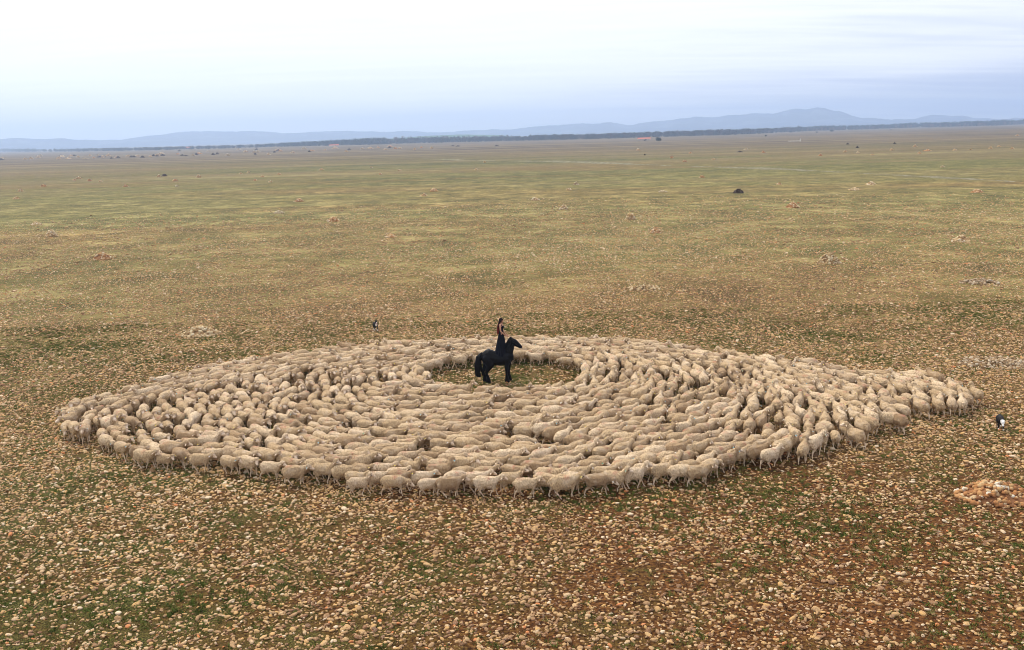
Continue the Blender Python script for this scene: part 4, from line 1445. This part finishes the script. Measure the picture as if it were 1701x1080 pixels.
def hair_mat(t, p):
    o = t.nodes.new('ShaderNodeTexCoord').outputs['Object']
    s = t.nodes.new('ShaderNodeSeparateXYZ')
    t.links.new(o, s.inputs[0])
    mr_ = t.nodes.new('ShaderNodeMapRange')
    mr_.inputs['From Min'].default_value = Z0 + 1.45
    mr_.inputs['From Max'].default_value = Z0 + 1.0
    t.links.new(s.outputs[2], mr_.inputs['Value'])
    n = noise(t, mapping(t, o, scale=(1, 1, .2)), 60, 3)
    bump(t, p, n, .6, .01)
    return mix_rgb(t, mr_.outputs[0], (0.012, 0.006, 0.006), (0.13, 0.016, 0.014))


HAIRM = mat('dark_red_hair', hair_mat, .75, .08)
hr = Blob()
hr.ell(tuple(hc + (-.014, 0, .030)), (.104, .092, .100))
hr.ell(tuple(hc + (-.03, 0, -.01)), (.095, .092, .10))
for k in range(64):
    a = g.uniform(1.65, 4.65)
    c_, s_ = math.cos(a), math.sin(a)
    L = g.uniform(.42, .62)
    hr.chain([tuple(hc + (c_ * .05 - .02, s_ * .06, .06)), tuple(hc + (c_ * .085 - .025, s_ * .09, -.05)), tuple(hc + (-.125 + c_ * .05, s_ * .14, -.24)),
              tuple(hc + (-.135 + c_ * .07 + g.normal(0, .015), s_ * .13 + g.normal(0, .02), -L * 1.12))], [.024, .023, .021, .008], .5)
V, F = hr.build(.009, 1)
link('hair', mesh_np('hair', V, F, HAIRM), person)


# ------------------------------------------------------------------ sheepdogs
def dog_mat(t, p):
    a = attr(t, 'white').outputs['Fac']
    o = t.nodes.new('ShaderNodeTexCoord').outputs['Object']
    n = noise(t, o, 45, 4, .6)
    bump(t, p, n, .6, .012)
    c = mix_rgb(t, n, (0.004, 0.004, 0.006), (0.016, 0.014, 0.016))
    return mix_rgb(t, ramp(t, a, [(0.4, 0.0), (0.6, 1.0)]), c, (0.72, 0.70, 0.67))


DOGM = mat('dog_coat', dog_mat, .75, .2)
TONG = mat('tongue', lambda t, p: (0.62, 0.20, 0.30), .4, .4)


def dog(px, py, rotz, low, white_fn, label, tongue):
    b = Blob()
    b.chain([(-.24, 0, .40), (-.10, 0, .39), (.08, 0, .385), (.20, 0, .40)], [(.10, .095, .11), (.11, .105, .115), (.12, .11, .135), (.09, .09, .12)], .25)
    hz = .36 if low else .60
    hx = .45 if low else .33
    b.chain([(.20, 0, .44), ((.20 + hx) / 2 + .02, 0, (.44 + hz) / 2 + .02), (hx, 0, hz)], [(.09, .085, .10), .072, .068], .3)
    h = np.array((hx, 0, hz))
    d = np.array((.13, 0, -.085)) if low else np.array((.15, 0, -.045))
    b.ell(tuple(h + (.01, 0, .01)), (.075, .068, .066))
    b.chain([tuple(h + d * .35), tuple(h + d)], [.046, .026], .3)
    for s in (-1, 1):
        b.chain([tuple(h + (-.02, s * .045, .045)), tuple(h + (-.015, s * .062, .095)), tuple(h + (.02, s * .068, .105))], [.024, .017, .009], .4)
        b.chain([(.17, s * .075, .34), (.18 + .03 * s, s * .072, .18), (.17 + .05 * s, s * .07, .05), (.20 + .05 * s, s * .07, .02)], [(.055, .04, .08), .030, .022, (.032, .024, .018)], .4)
        b.chain([(-.22, s * .075, .36), (-.17 - .03 * s, s * .08, .26), (-.27 - .04 * s, s * .075, .16), (-.25 - .05 * s, s * .07, .05), (-.21 - .05 * s, s * .07, .02)], [(.08, .055, .10), .052, .026, .022, (.032, .024, .018)], .4)
    b.chain([(-.32, 0, .42), (-.44, .02, .30), (-.52, .03, .18), (-.58, .03, .17)], [.04, .045, .042, .015], .4)
    V, F = b.build(.0125, 2)
    V = V + sines(V, 60, 3, 2)[:, None] * .004
    root = bpy.data.objects.new('sheepdog', None)
    COL.objects.link(root)
    root.location = gp(px, py)
    root.rotation_euler = (0, 0, rotz)
    tag(root, label, 'dog', 'sheepdogs guarding the flock')
    link('body', mesh_np('dog_body', V, F, DOGM, attrs={'white': ('FLOAT', white_fn(V, h, d))}), root)
    link('nose', mesh_np('nose', ICO2[0] * np.array((.012, .015, .011)), ICO2[1], DARK), root, loc=tuple(h + d * 1.18))
    for s in (-1, 1):
        link('eye', mesh_np('eye', ICO2[0] * .010, ICO2[1], DARK), root, loc=tuple(h + (.065, s * .030, .020)))
    if tongue:
        tb = Blob()
        tb.chain([tuple(h + d * .8 + (0, 0, -.02)), tuple(h + d * 1.0 + (.01, 0, -.05)), tuple(h + d * 1.0 + (.01, 0, -.10))], [(.018, .02, .008), (.012, .022, .014), (.008, .02, .012)], .5)
        V, F = tb.build(.005, 1)
        link('tongue', mesh_np('tongue', V, F, TONG), root)


def white_a(V, h, d):
    w_ = np.zeros(len(V))
    w_ = np.maximum(w_, (np.linalg.norm((V - np.array((.27, 0, .42))) / np.array((.09, .07, .12)), axis=1) < 1))
    w_ = np.maximum(w_, (V[:, 2] < .10))
    w_ = np.maximum(w_, (np.linalg.norm(V - (h + d * .95), axis=1) < .05))
    return w_.astype(float)


def white_b(V, h, d):
    w_ = np.zeros(len(V))
    w_ = np.maximum(w_, (np.linalg.norm(V - h, axis=1) < .13))
    w_ = np.maximum(w_, np.linalg.norm(V - (h + d), axis=1) < .07)
    w_ = np.maximum(w_, (V[:, 2] < .05))
    w_ = np.maximum(w_, (V[:, 0] < -.54))
    return w_.astype(float)


dog(624, 549, look(-78, 624), False, white_a, 'black and white sheepdog panting, facing the camera behind the flock', True)
dog(1661, 712, look(-80, 1661), True, white_b, 'black sheepdog with white lowered head behind the last trailing sheep', False)

# ------------------------------------------------------------------ air
HZ = bpy.data.materials.new('haze_air')
HZ.use_nodes = True
ht = HZ.node_tree
ht.nodes.clear()
ho = ht.nodes.new('ShaderNodeOutputMaterial')
hv = ht.nodes.new('ShaderNodeVolumePrincipled')
hv.inputs['Color'].default_value = (0.55, 0.71, 1.0, 1)
hv.inputs['Density'].default_value = 2.4e-4
hv.inputs['Anisotropy'].default_value = 0.5
ht.links.new(hv.outputs[0], ho.inputs['Volume'])
S_ = 9700
V = [(i * S_, j * S_, z) for i in (-1, 1) for j in (-1, 1) for z in (-5, 215)]
F = [(0, 1, 3, 2), (4, 6, 7, 5), (0, 4, 5, 1), (2, 3, 7, 6), (0, 2, 6, 4), (1, 5, 7, 3)]
tag(link('haze', mesh_np('haze', V, F, HZ, False)), 'pale blue haze thickening over the distant plain and hills', 'haze', kind='stuff')
